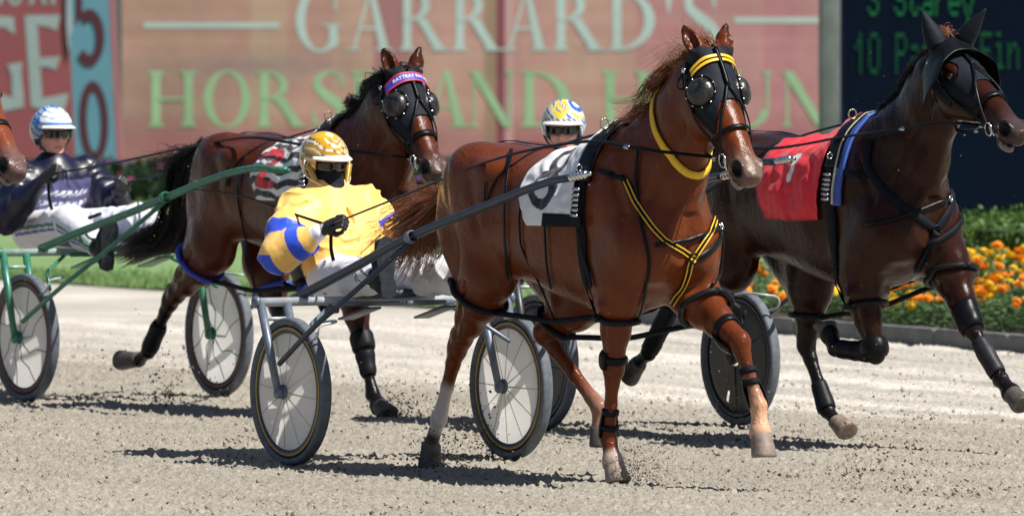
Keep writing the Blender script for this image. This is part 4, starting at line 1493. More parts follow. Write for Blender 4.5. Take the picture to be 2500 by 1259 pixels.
HB = horse(dict(fr=FB, xo=.42, h=.011, zs=.965, coat=(76, 35, 18), muzzle=(84, 70, 66), poll=(992, 168, 0), muz=(1078, 420, 0),
    ears=[(936, 116, -.10), (1026, 113, .10)],
    legs=dict(
        RH=[(520, 600, -.16), (415, 735, -.13), (362, 858, -.13), (338, 880, -.13), (296, 893, -.13)],
        LH=[(650, 640, .14), (683, 760, .12), (705, 900, .12), (712, 950, .12), (722, 1000, .12)],
        LF=[(850, 670, .14), (888, 850, .13), (910, 962, .13), (925, 990, .13), (945, 1022, .13)],
        RF=[(780, 640, -.15), (800, 745, -.14), (750, 700, -.16), (738, 690, -.16), (728, 665, -.16)]),
    legcol=dict(RH=[(.5, 1.1, (24, 19, 19))], LH=[(.5, 1.1, (24, 19, 19))], RF=[(.5, .9, (24, 19, 19))], LF=[(.5, .9, (24, 19, 19))]),
    toe=dict(RH=(.3, 0, 1)),
    label='bay horse with striped saddlecloth and blue browband, behind the driver in yellow'))
HC = horse(dict(fr=FC, xo=.13, h=.0105, coat=(46, 21, 12), muzzle=(70, 58, 58), poll=(2318, 95, 0), muz=(2500, 318, 0), mouth=1,
    ears=[(2257, 40, -.11), (2398, 34, .11)],
    legs=dict(
        RH=[(1790, 640, -.16), (1655, 715, -.13), (1583, 862, -.15), (1558, 885, -.15), (1532, 905, -.15)],
        LH=[(1985, 660, .14), (1968, 842, .12), (2020, 1002, .13), (2043, 1030, .13), (2066, 1064, .13)],
        RF=[(2100, 680, -.16), (2137, 862, -.15), (2040, 850, -.20), (2026, 818, -.20), (2020, 785, -.20)],
        LF=[(2315, 650, .15), (2372, 800, .14), (2443, 925, .18), (2468, 958, .18), (2492, 1000, .18)]),
    legcol=dict(RH=[(.3, .8, (22, 18, 18))], LH=[(.6, 1.1, (22, 18, 18))], RF=[(.6, 1., (22, 18, 18))], LF=[(.6, 1.1, (22, 18, 18))]),
    toe=dict(RF=(-1, 0, .3), LF=(.3, 0, .6)), pale=('LH',),
    label='dark bay horse in red saddlecloth with black hood and covered ears'))

# ------------------------------------------------------------------ harness, cloths, boots, hoods
YL = lin((250, 190, 20))
def seg_d(u, v, a, b):
    a = np.array(a, float); b = np.array(b, float); ab = b - a
    t = np.clip(((u - a[0]) * ab[0] + (v - a[1]) * ab[1]) / (ab @ ab), 0, 1)
    return np.hypot(u - a[0] - t * ab[0], v - a[1] - t * ab[1])
def cloth_col(kind):
    def f(u, v):
        # u: 0 back edge .. 1 front edge; v: 0 top .. 1 bottom on the side seen
        C = np.ones(u.shape + (3,)) * lin((225, 228, 235))
        a = u * .46; b = v * .62     # metres
        if kind == '8':
            d1 = np.abs(np.hypot((a - .235) / .85, (b - .235)) - .078)
            d2 = np.abs(np.hypot((a - .205) / .95, (b - .415)) - .088)
            m = (np.minimum(d1, d2) < .030)
            C[m] = lin((22, 26, 38))
        if kind == '2':
            w_ = np.sin((b * 72) + 1.3 * np.sin(a * 17) + .6 * np.sin(a * 41))
            C = np.where((w_ > 0)[..., None], lin((228, 228, 232)), lin((26, 28, 34)))
            a = a + .085; b = b - .095
            d = np.minimum.reduce([np.where((b < .30), np.abs(np.hypot(a - .22, b - .245) - .062), 9), seg_d(a, b, (.275, .27), (.165, .415)), seg_d(a, b, (.15, .42), (.30, .425))])
            d = np.where((a < .20) & (b > .26) & (b < .31) , np.minimum(seg_d(a, b, (.275, .27), (.165, .415)), 9), d)
            C[d < .027] = lin((200, 30, 42))
        if kind == '1':
            C = np.ones(u.shape + (3,)) * lin((226, 20, 44))
            d = np.minimum.reduce([seg_d(a, b, (.26, .27), (.25, .40)), seg_d(a, b, (.26, .27), (.22, .29))])
            C[d < .015] = lin((235, 235, 238))
            C[(u < .03) | (v > .985)] = lin((150, 15, 30))
        return C
    return f
def saddle_cloth(H, kind, x0, x1, bot, label, back=.05, seed=0.):
    def cf(u, v):
        # v runs over the whole wrap; side seen is the second half
        vv = (v * (bot + 1.2) - 1.2) / bot
        C = cloth_col(kind)(u, np.clip(vv, 0, 1))
        return C
    def edge(v, a, b):
        ph = v * (bot + 1.2) - 1.2
        q = max(0, ph / bot)
        return a - back * math.sin(q * PI * .8) + .20 * max(0, q - .72) ** 1.5 * 3.0, b
    o = trunk_wrap(H, 'saddlecloth', M['cloth'], x0, x1, -1.2, bot, .010, 90, 170, cf, .015, .004, seed, edge)
    o['label'] = label
    return o
def ring_strap(H, name, c, ax, ref, m, wd=.03, off=.006, R=.55, n=56, a0=0, a1=2 * PI, th=.005):
    P, N = H['sk'].ring(c, ax, ref, R, n, off, a0, a1)
    return strip(H, name, P, N, wd, m, th, abs(a1 - a0 - 2 * PI) < 1e-6)
def buckle(H, p, n, ax, s=.016, m=None):
    n = unit(n); ax = unit(ax); b = np.cross(n, ax)
    q = [p + n * .008 + ax * s * a + b * s * .8 * c for a, c in ((-1, -1), (1, -1), (1, 1), (-1, 1), (-1, -1))]
    mb = MB(); mb.add(*tube(q, .0032, 6))
    return mb.build('buckle', m or M['steel'], H['body'])
def bit_ring(H, c, r, name='bit_ring'):
    mb = MB()
    P = [c + r * (math.cos(a) * np.array([.5, -.2, .84]) + math.sin(a) * np.array([.84, 0, -.5])) for a in np.linspace(0, 2 * PI, 25)]
    mb.add(*tube(P, .0042, 6))
    return mb.build(name, M['steel'], H['body'])

def harness(H, sp):
    X, xo, zs, sk, body, HP = H['X'], H['xo'], H['zs'], H['sk'], H['body'], H['HP']
    lm = M['leather']
    sx = 1.99
    # saddle pad and girth
    ring_strap(H, 'girth', X(sx, 0, 1.12), (1, 0, .06), (0, 0, 1), M['webbing'], .065, .008, .62, 64)
    o = trunk_wrap(H, 'saddle_pad', sp.get('padm', M['leather']), sx - .055, sx + .055, -.95, .95, .024, 10, 60, wr=.002, th=.02)
    if sp.get('pad2'):
        trunk_wrap(H, 'pad_edge', M['padblue'], sx + .035, sx + .085, -1.0, 1.55, .018, 8, 70, wr=.002, th=.014)
        trunk_wrap(H, 'pad_piping', M['padcream'], sx + .028, sx + .038, -1.0, 1.53, .026, 3, 70, wr=.001, th=.01)
    # saddle ironwork: terrets, tug hooks
    for s_ in (-1, 1):
        for ph, rr in ((.28, .022), (.78, .014)):
            c = X(sx, 0, 1.12); d = np.array([0, s_ * math.sin(ph), math.cos(ph)])
            h = sk.cast(c + d * .6, -d, .03)
            if h:
                p = h[0] + d * rr
                mb = MB(); mb.add(*tube([p + rr * (math.cos(a) * d + math.sin(a) * np.array([0, d[2], -d[1]])) for a in np.linspace(0, 2 * PI, 19)], .0038, 6))
                mb.build('terret', M['steel'] if ph > .5 else M['brass'], body)
        mb = MB()
        c = X(sx, 0, 1.12)
        for k_ in range(6):
            ph = 1.02 + k_ * .075
            d = np.array([0, s_ * math.sin(ph), math.cos(ph)])
            h = sk.cast(c + d * .6, -d, .038)
            if h:
                mb.add(*box(h[0], (.05, .012, .014), basis((1, 0, 0), d)))
        mb.build('tug_buckle', M['steel'], body)
        # crupper spider straps over the quarters
    P = [X(sx - .04, 0, 1.6), X(1.7, 0, 1.6), X(1.4, 0, 1.6), X(1.1, 0, 1.6), X(.86, 0, 1.56), X(.74, 0, 1.46)]
    Q, N = sk.line(P, .006)
    strip(H, 'back_strap', Q, N, .020, lm)
    for s_ in (-1, 1):
        for a, b, z2 in ((1.34, 1.22, 1.30),):
            P = [X(a, 0, 1.6), X(a - .02, s_ * .22, 1.42), X(b - .01, s_ * .34, 1.20), X(b, s_ * .34, z2)]
            Q, N = sk.line(P, .006, 8)
            strip(H, 'hanger_strap', Q, N, .011, M['webbing'], .002)
    # breast collar
    bc = sp.get('collar', M['webbing'])
    if sp.get('collar_px'):
        lines = [(sk.pix(H['fr'], q, .008, 6), wq) for q, wq in sp['collar_px']]
    else:
        lines = [(sk.line(P, .008, 8), .045) for P in ([X(2.05, -.20, 1.52), X(2.16, -.30, 1.32), X(2.30, -.24, 1.14), X(2.42, -.12, 1.02), X(2.50, 0, .94)], [X(2.05, .20, 1.52), X(2.16, .30, 1.32), X(2.32, .22, 1.16), X(2.44, .12, 1.02), X(2.50, 0, .94)])]
    lines.append((sk.line([X(1.99, .35, 1.2), X(2.14, .34, 1.2), X(2.30, .28, 1.14), X(2.42, .16, 1.05), X(2.50, 0, .96)], .008, 6), .03))
    if not sp.get('collar_px'):
        lines.append((sk.line([X(2.50, 0, .94), X(2.44, 0, .84), X(2.30, 0, .74), X(2.10, 0, .70)], .008, 6), .036))
    for (Q, N), wq in lines:
        if len(Q) < 4: continue
        strip(H, 'collar_strap', Q, N, abs(wq), lm if sp.get('yellow') else bc, .005)
        if sp.get('yellow') and wq < 0:
            T_ = np.gradient(Q, axis=0); T_ /= np.linalg.norm(T_, axis=1)[:, None]; B = np.cross(T_, N)
            for e in (-.0095, .0095):
                mb = MB(); mb.add(*tube(Q + N * .005 + B * e, .0034, 6)); mb.build('piping', M['yellow_strap'], body)
    c, n_ = sk.near(X(2.50, 0, .94), .012)
    if sp.get('collar_px') and len(lines[0][0][0]): c, n_ = lines[0][0][0][-1] + lines[0][0][1][-1] * .006, lines[0][0][1][-1]
    mb = MB(); mb.add(*tube([c + .022 * (math.cos(a) * np.array([0, 1, 0]) + math.sin(a) * unit(np.cross(n_, (0, 1, 0)))) for a in np.linspace(0, 2 * PI, 21)], .005, 6)); mb.build('collar_ring', lm, body)
    # strap from the saddle round the breast, with buckle
    if sp.get('breast_px'):
        Q, N = sk.pix(H['fr'], sp['breast_px'], .011)
        if len(Q) > 3:
            strip(H, 'breast_strap', Q, N, .020, lm, .005)
            k = int(len(Q) * .9); buckle(H, Q[k], N[k], Q[k] - Q[k - 1])
    for i, (w_, pts) in enumerate(sp.get('px', ())):
        Q, N = sk.pix(H['fr'], pts, .011, 7)
        if len(Q) > 3:
            strip(H, 'strap', Q, N, w_, M['webbing'] if i % 2 else lm, .004)
    # knee boots, shin boots, hobbles
    for bt in sp['boots']:
        kind, a, i, t0, t1, off, bul, mm = bt[:8]
        J = H['J'][a]
        limb_wrap(H, kind, mm, J[i], J[i + 1], t0, t1, off, *(bt[8:] or (0, 2 * PI)), bulge=bul)
    for leg, i, t_, wd in sp.get('hobbles', ()):
        J = H['J'][leg]
        c = J[i] + (J[i + 1] - J[i]) * t_
        ax = unit(unit(J[i + 1] - J[i]) * .55 + np.array([.0, 0, -.45]))
        P, N = sk.ring(c, ax, (1, 0, 0), .21, 36, .015)
        if len(P) > 10:
            mb = MB(); mb.add(*tube(np.vstack([P, P[:1]]), sp.get('hr', .014), 8)); mb.build('hobble_loop', sp.get('hm', M['rubber']), body)
            H.setdefault('hob', {})[leg] = (P, c)
    hb = H.get('hob', {})
    for s1, s2 in (('RH', 'RF'), ('LH', 'LF')):
        if s1 in hb and s2 in hb:
            P1, c1_ = hb[s1]; P2, c2_ = hb[s2]
            a = P1[np.argmax(P1[:, 0])]; b = P2[np.argmin(P2[:, 0])]
            m_ = (a + b) / 2 - np.array([0, 0, .03])
            mb = MB(); mb.add(*tube([a, a * .6 + m_ * .4, m_, b * .6 + m_ * .4, b], .009, 6, 5, flat=1.4)); mb.build('hobble_strap', M['webbing'], body)
            up = np.array([m_[0], m_[1] * 1.9, 1.0])
            q, n_ = sk.near(np.array([m_[0], np.sign(m_[1]) * .35, .98]), .006)
            up_ = [sk.near(np.array([m_[0], np.sign(m_[1]) * (.36 - .10 * (z_ > 1.3)), z_]), .008)[0] for z_ in (1.08, 1.2, 1.32, 1.42)]
            mb = MB(); mb.add(*tube([m_, (m_ + q) / 2 + np.array([.01, 0, 0]), q] + up_, .0048, 6, 4)); mb.build('hobble_hanger', M['webbing'], body)
    # neck strap
    if sp.get('neck'):
        c = H['c1'] * .42 + H['mid'] * .58 + np.array([.0, 0, 0])
        ax = unit(unit(H['mid'] - H['c1']) + np.array(sp['neck']))
        ring_strap(H, 'neck_strap', c, ax, (0, 1, 0), M['yellow_strap'], .034, .008, .42, 60, th=.006)
    # bridle
    bm_ = lm
    ang = lambda t, a, off=.006: (lambda h, c, d: (h[0] if h is not None else c + d * .08, d))(sk.cast(H['poll'] + H['hd'] * t * H['k'] - H['nrm'] * .10 + (H['nrm'] * math.cos(a) - H['S'] * math.sin(a)) * .18, -(H['nrm'] * math.cos(a) - H['S'] * math.sin(a)), off), H['poll'] + H['hd'] * t * H['k'] - H['nrm'] * .10, H['nrm'] * math.cos(a) - H['S'] * math.sin(a))
    def hstrap(name, pts, wd, m=bm_, off=.012, th=.004):
        L_ = [ang(t, a, off) for t, a in pts]
        P = catmull(np.array([p for p, d in L_]), 5); N = catmull(np.array([d for p, d in L_]), 5)
        return strip(H, name, P, N, wd, m, th)
    for s_ in (-1, 1):
        hstrap('cheek_strap', [(.02, s_ * 1.5), (.14, s_ * 1.75), (.27, s_ * 1.9), (.40, s_ * 1.75), (.475, s_ * 1.6)], .020)
        hstrap('face_strap', [(.19, s_ * .05), (.25, s_ * .28), (.33, s_ * .62), (.41, s_ * 1.0), (.475, s_ * 1.45)], .014, off=.016)
        q, d = ang(.485, s_ * 1.6, .012)
        bit_ring(H, q + H['S'] * (-s_) * .006, .030)
        mb = MB(); mb.add(*tube([q + H['hd'] * .05, q - H['hd'] * .055 + H['nrm'] * .01], .005, 6)); mb.build('bit_bar', M['steel'], body)
    hstrap('noseband', [(.385, a) for a in np.linspace(-2.0, 2.0, 11)], .020 if not sp.get('wideband') else .030, off=.010)
    hstrap('crown_strap', [(.0, .0), (.10, .0), (.19, .0)], .018, off=.018)
    hstrap('chin_strap', [(.47, a) for a in np.linspace(1.5, 2 * PI - 1.5, 9)], .014)
    for s_ in (-1, 1):
        hstrap('throat_strap', [(.04, s_ * 1.3), (.10, s_ * 2.1), (.16, s_ * 2.5)], .016)
        q, d = ang(.055, s_ * 1.55, .02)
        mb = MB(); mb.add(*lathe([(.0005, .006), (.012, .005), (.014, 0), (.0005, -.004)], q, d, 12)); mb.build('rosette', M['steel'], body)
    # browband
    def band(name, t0, t1, mm, off, a=1.25, cf=None):
        return head_wrap(H, name, mm, lambda x: t0 + .030 * (x / 1.2) ** 2, lambda x: t1 + .030 * (x / 1.2) ** 2, -a, a, off, 5, 50, th=.004)
    sp['bands'](H, band)
    H['ang'] = ang
    H['bit'] = {s_: ang(.485, s_ * 1.6, .018)[0] for s_ in (-1, 1)}

M['brass'] = mat('pale brass', (.55, .48, .33), .35, .9)
M['padblue'] = mat('blue pad edge', (.04, .10, .42), .6, nz=(20, .2))
M['padcream'] = mat('cream piping', (.55, .52, .40), .6)
def hood(H, tip=.27, cheek=.36, a=1.95, eye=None, off=.007):
    def t1(x):
        x = abs(x)
        return tip - .02 * math.cos(x * 1.2) + (cheek - tip) * sstep(.35, 1.25, x) - .16 * sstep(1.5, 1.95, x)
    mask = None
    if eye:
        mask = lambda t, x: not (((t - eye[0]) / eye[2]) ** 2 + ((abs(x) - eye[1]) / eye[3]) ** 2 < 1)
    return head_wrap(H, 'hood', M['hood'], lambda x: -.005 - .0 * abs(x), t1, -a, a, off, 44, 90, mask=mask, th=.004)
def cups(H, r=.064):
    HR = np.array([H['hd'], H['S'], H['nrm']]).T
    for s_ in (-1, 1):
        c = H['HP'](.185, s_ * .100, -.050)
        ax = unit(H['S'] * s_ * .80 + H['nrm'] * .55 + H['hd'] * .1)
        prof = [(r * 1.12, -.012), (r * 1.10, 0), (r * 1.0, .004)] + [(r * math.cos(e) ** .8, .004 + r * .62 * math.sin(e)) for e in np.linspace(.1, 1.5, 9)] + [(.0005, .004 + r * .62)]
        mb = MB(); mb.add(*lathe(prof, c, ax, 28)); o = mb.build('blinker_cup', M['mesh'], H['body'])
        P = lathe([(r * 1.08, .004)], c, ax, 28)[0]
        mb = MB(); mb.add(*tube(list(P) + [P[0]], .0055, 6)); rim = mb.build('rim', M['leather'], o)
        for k in range(9):
            q = P[(k * 3) % 28]
            mb = MB(); mb.add(*lathe([(.0005, .009), (.004, .007), (.005, 0)], q, ax, 8)); mb.build('stud', M['steel'], o)
def bandsA(H, band):
    hood(H)
    cups(H)
    band('browband', .038, .051, M['yellow_strap'], .020)
    band('browband', .059, .072, M['yellow_strap'], .020)
def bandsB(H, band):
    hood(H, .30, .39)
    cups(H, .067)
    o = band('browband', .042, .084, M['blueband'], .024)
    band('band_edge', .036, .043, M['redband'], .0255)
    band('band_edge', .083, .090, M['redband'], .0255)
    # woven words, bent to the forehead
    cu = bpy.data.curves.new('words', 'FONT'); cu.body = 'RATTRAY RACING'; cu.size = .027; cu.align_x = 'CENTER'; cu.resolution_u = 2
    tmp = bpy.data.objects.new('words', cu); col.objects.link(tmp)
    bpy.context.view_layer.update()
    me = bpy.data.meshes.new_from_object(tmp)
    V = np.array([v.co[:] for v in me.vertices]); F = [list(p.vertices) for p in me.polygons]
    bpy.data.objects.remove(tmp)
    q = np.zeros((len(V), 3))
    for i, v in enumerate(V):
        a = -(v[0]) * .78 / .105 - .02
        t = .073 - (v[1]) * 1.05 + .030 * (a / 1.2) ** 2
        c = H['poll'] + H['hd'] * t * H['k'] - H['nrm'] * .10
        d = H['nrm'] * math.cos(a) - H['S'] * math.sin(a)
        h = H['sk'].cast(c + d * .18, -d, 0)
        q[i] = (h[0] if h is not None else c + d * .09) + d * .0315
    link('woven_words', q, F, M['white_thread'], o, smooth=False)
M['blueband'] = mat('royal blue band', (.05, .045, .42), .5)
M['redband'] = mat('red band edge', (.55, .03, .05), .5)
M['white_thread'] = mat('white thread', (.8, .8, .82), .7)
def bandsC(H, band):
    hood(H, .30, .40, 2.2, eye=(.17, 1.02, .040, .36))
    # covered ears
    for s_, tip in zip((-1, 1), H['ears']):
        b = H['HP'](.01, s_ * .062, -.03)
        P = [b - H['nrm'] * .0, b * .72 + tip * .28, b * .45 + tip * .55, b * .18 + tip * .82, tip + unit(tip - b) * .030]
        mb = MB(); mb.add(*tube(P, np.array([.052, .050, .041, .026, .004]), 14, 4)); mb.build('ear_cover', M['hood'], H['body'])
    # the flared half cup that stands out round the face
    def oo(u, a): return .010 + .062 * u ** 1.1 * (1 - .55 * math.cos(a))
    head_wrap(H, 'face_flare', M['leather'], lambda x: .015 + .03 * abs(x) / 2, lambda x: .125 + .075 * sstep(.3, 1.6, abs(x)), -2.1, 2.1, .012, 14, 60, th=.005, offf=oo)
harness(HA, dict(padm=M['leather'], yellow=True, collar_px=[([(1530, 442), (1560, 505), (1612, 577), (1692, 630)], -.030), ([(1746, 515), (1735, 560), (1692, 630)], -.030), ([(1692, 632), (1672, 685), (1644, 740)], -.030), ([(1462, 415), (1495, 428), (1530, 440)], .022)], neck=(.10, 0, -.28), bands=bandsA,
    breast_px=[(1470, 425), (1530, 440), (1600, 600), (1680, 585), (1745, 560), (1758, 550)][2:],
    px=[(.016, [(1562, 360), (1556, 440), (1566, 540), (1585, 640), (1570, 720), (1548, 790)]), (.018, [(1462, 415), (1500, 432), (1527, 434)]), (.014, [(1755, 560), (1763, 640), (1735, 700)]),
        (.03, [(1418, 560), (1425, 610), (1440, 660), (1450, 700)]), (.018, [(1250, 370), (1240, 450), (1237, 560), (1245, 680)]), (.014, [(1335, 540), (1340, 640), (1350, 700)])],
    boots=[('boot_strap', 'RF', 0, .84, .92, .006, .002, M['leather']), ('knee_boot', 'RF', 0, .80, 1.0, .007, .006, M['leather'], 1.2, 3.9), ('knee_boot', 'LF', 0, .66, 1.0, .008, .012, M['leather'], 2.0, 5.0), ('boot_strap', 'LF', 0, .68, .75, .007, .0, M['leather']), ('shin_boot', 'RF', 1, .62, .98, .006, .006, M['leather'], 1.6, 4.7), ('boot_strap', 'RF', 1, .58, .65, .007, .0, M['leather']), ('boot_strap', 'RF', 1, .80, .86, .007, .0, M['leather']),
           ('shin_boot', 'LF', 1, .55, 1.0, .006, .008, M['leather'], 1.8, 4.9), ('boot_strap', 'LF', 1, .40, .48, .008, .0, M['webbing']), ('boot_strap', 'LF', 1, .60, .67, .008, .0, M['webbing'])],
    hobbles=[('RH', 0, .30, .03), ('LH', 0, .72, .03), ('RF', 0, .38, .03), ('LF', 0, .22, .03)]))
saddle_cloth(HA, '8', 1.58, 1.945, 1.62, 'white saddlecloth with a black 8', back=.07, seed=1.)
trunk_wrap(HA, 'cloth_strap', M['webbing'], 1.76, 2.03, 1.44, 1.62, .026, 16, 8, wr=.003)
harness(HB, dict(bands=bandsB, collar=M['leather'], hm=M['blue_strap'], hr=.015, wideband=True,
    boots=[('knee_boot', 'LF', 0, .80, 1.03, .006, .003, M['rubber']), ('shin_boot', 'LF', 1, .1, .6, .008, .004, M['rubber']), ('shin_boot', 'RH', 1, .45, .95, .008, .003, M['rubber'])],
    hobbles=[('RH', 0, .30, .03), ('LH', 0, .55, .03), ('RF', 0, .5, .03), ('LF', 0, .25, .03)]))
saddle_cloth(HB, '2', 1.50, 1.95, 1.58, 'zebra striped saddlecloth with a red 2', seed=5.)
harness(HC, dict(bands=bandsC, pad2=True, collar_px=[([(2125, 345), (2118, 400), (2150, 455), (2205, 505), (2285, 562)], .042), ([(2322, 470), (2318, 510), (2285, 562)], .042), ([(2285, 565), (2262, 610), (2238, 660)], .038), ([(2010, 408), (2060, 420), (2120, 430)], .028)], cw=.055, wideband=True,
    breast_px=[(2115, 550), (2200, 530), (2290, 495), (2330, 482)],
    boots=[('knee_boot', 'RF', 0, .82, 1.04, .008, .007, M['leather']), ('knee_boot', 'LF', 0, .66, 1.04, .007, .004, M['leather']), ('shin_boot', 'LF', 1, .25, .90, .007, .005, M['boot']), ('shin_boot', 'RF', 1, .15, .9, .008, .004, M['leather']),
           ('shin_boot', 'RH', 1, .2, .95, .008, .004, M['rubber']), ('shin_boot', 'LH', 1, .58, .98, .006, .003, M['rubber'])],
    hobbles=[('LH', 0, .60, .03), ('RF', 0, .34, .03), ('LF', 0, .12, .03)]))
saddle_cloth(HC, '1', 1.41, 1.905, 1.80, 'red saddlecloth with a white 1', seed=9.)

# manes, forelocks and tails
R0 = np.random.default_rng(4)
mane(HA, M['hair_chestnut'], 1100, lambda u: .09 + .10 * u, lambda u: np.array([-.75, -.40, .05 - .3 * u]), 3, rng=(0., .95), r0=.0026, grav=.5, curl=.03, spread=.009)
mane(HA, M['hair_blond'], 170, lambda u: .20, lambda u: np.array([-.8, -.1, .45]), 4, rng=(0., .9), r0=.0016, grav=.25, curl=.05, spread=.012)
mane(HA, M['hair_blond'], 90, lambda u: .14, lambda u: np.array([-.6, 0, 1.0]), 5, name='forelock', rng=(0., .06), r0=.0018, grav=.8, curl=.02, spread=.014)
mane(HB, M['hair_black'], 1300, lambda u: .18 + .10 * u, lambda u: np.array([-.9, -.2, .20 - .4 * u]), 6, rng=(0., .95), r0=.0030, grav=.8, curl=.045, spread=.010, wave=9)
mane(HC, M['hair_black'], 1100, lambda u: .09, lambda u: np.array([-.6, -.5, -.1]), 7, rng=(0.02, .95), r0=.0028, grav=.6, curl=.015, spread=.009)
mane(HC, M['hair_chestnut'], 120, lambda u: .09, lambda u: np.array([-.3, 0, 1.]), 8, name='forelock', rng=(0., .04), r0=.0022, grav=.5, curl=.02, spread=.014)
def tail(H, pts, rs, mm, n, seed, wisp, r0=.004, lats=None):
    """pts: centre line; rs: spread along it"""
    C = catmull(np.array(pts, float), 8); W_ = np.interp(np.linspace(0, 1, len(C)), np.linspace(0, 1, len(rs)), rs)
    R = np.random.default_rng(seed)
    mb = MB()
    LK = [(R.normal(0, .55, 3), R.random(3) * 6, R.normal(0, .6, 3)) for _ in range(26)]
    for i in range(n):
        o = R.normal(0, 1, 3); o /= max(1, np.linalg.norm(o) / 1.2)
        s0 = int(R.uniform(0, .45) * len(C)); s1 = int(R.uniform(.62, 1.0) * len(C))
        idx = np.linspace(s0, s1 - 1, 10).astype(int)
        ph = R.random(3) * 6
        k = np.linspace(0, 1, 10)
        q_ = LK[R.integers(len(LK))]
        o = q_[0] + o * .30
        P = C[idx] + o[None] * W_[idx][:, None] + (np.sin(q_[1][None] + R.normal(0, .3, 3)[None] + k[:, None] * 6) * .016 + (q_[2] + R.normal(0, .35, 3))[None] * wisp * .9 * k[:, None] ** 2)
        rr = r0 * R.uniform(.6, 1.3)
        mb.add(*tube(P, np.linspace(rr, rr * .3, 10), 3))
    return mb.build('tail', mm, H['body'])
tpt = lambda H, pts: [H['fr'].P(*p) for p in pts]
tail(HA, tpt(HA, [(1152, 430, 0), (1105, 480, .0), (1060, 530, .0), (1010, 580, -.02), (950, 640, -.03)]), [.03, .05, .08, .09, .11], M['hair_chestnut'], 1300, 31, .06, .0026)
tail(HA, tpt(HA, [(1110, 500, .02), (1070, 570, .05), (1030, 610, .05), (990, 640, .05)]), [.03, .05, .06, .06], M['hair_blond'], 260, 32, .05, .0018)
tail(HB, tpt(HB, [(500, 352, 0), (462, 400, 0), (446, 470, 0), (432, 560, 0), (370, 590, -.02), (285, 625, -.02)]), [.03, .05, .05, .07, .08, .05], M['hair_black'], 2400, 33, .035, .0028)
tail(HB, tpt(HB, [(490, 360, 0), (450, 395, 0), (415, 410, .0), (392, 440, .0)]), [.02, .05, .07, .06], M['hair_black'], 220, 34, .07, .0018)
tail(HC, [HC['X'](.62, 0, 1.28), HC['X'](.50, 0, 1.15), HC['X'](.38, 0, .95), HC['X'](.15, 0, .80)], [.03, .06, .08, .08], M['hair_black'], 500, 35, .05, .0045)
# black foam roll beside the tail of the front horse
mb = MB(); a, b = FA.P(1160, 392, .17), FA.P(1152, 440, .15)
mb.add(*lathe([(.010, .0), (.024, .0), (.028, .006), (.028, .11), (.024, .116), (.010, .116), (.010, 0)], b, a - b, 20)); mb.build('foam_roll', M['rubber'], HA['body'])

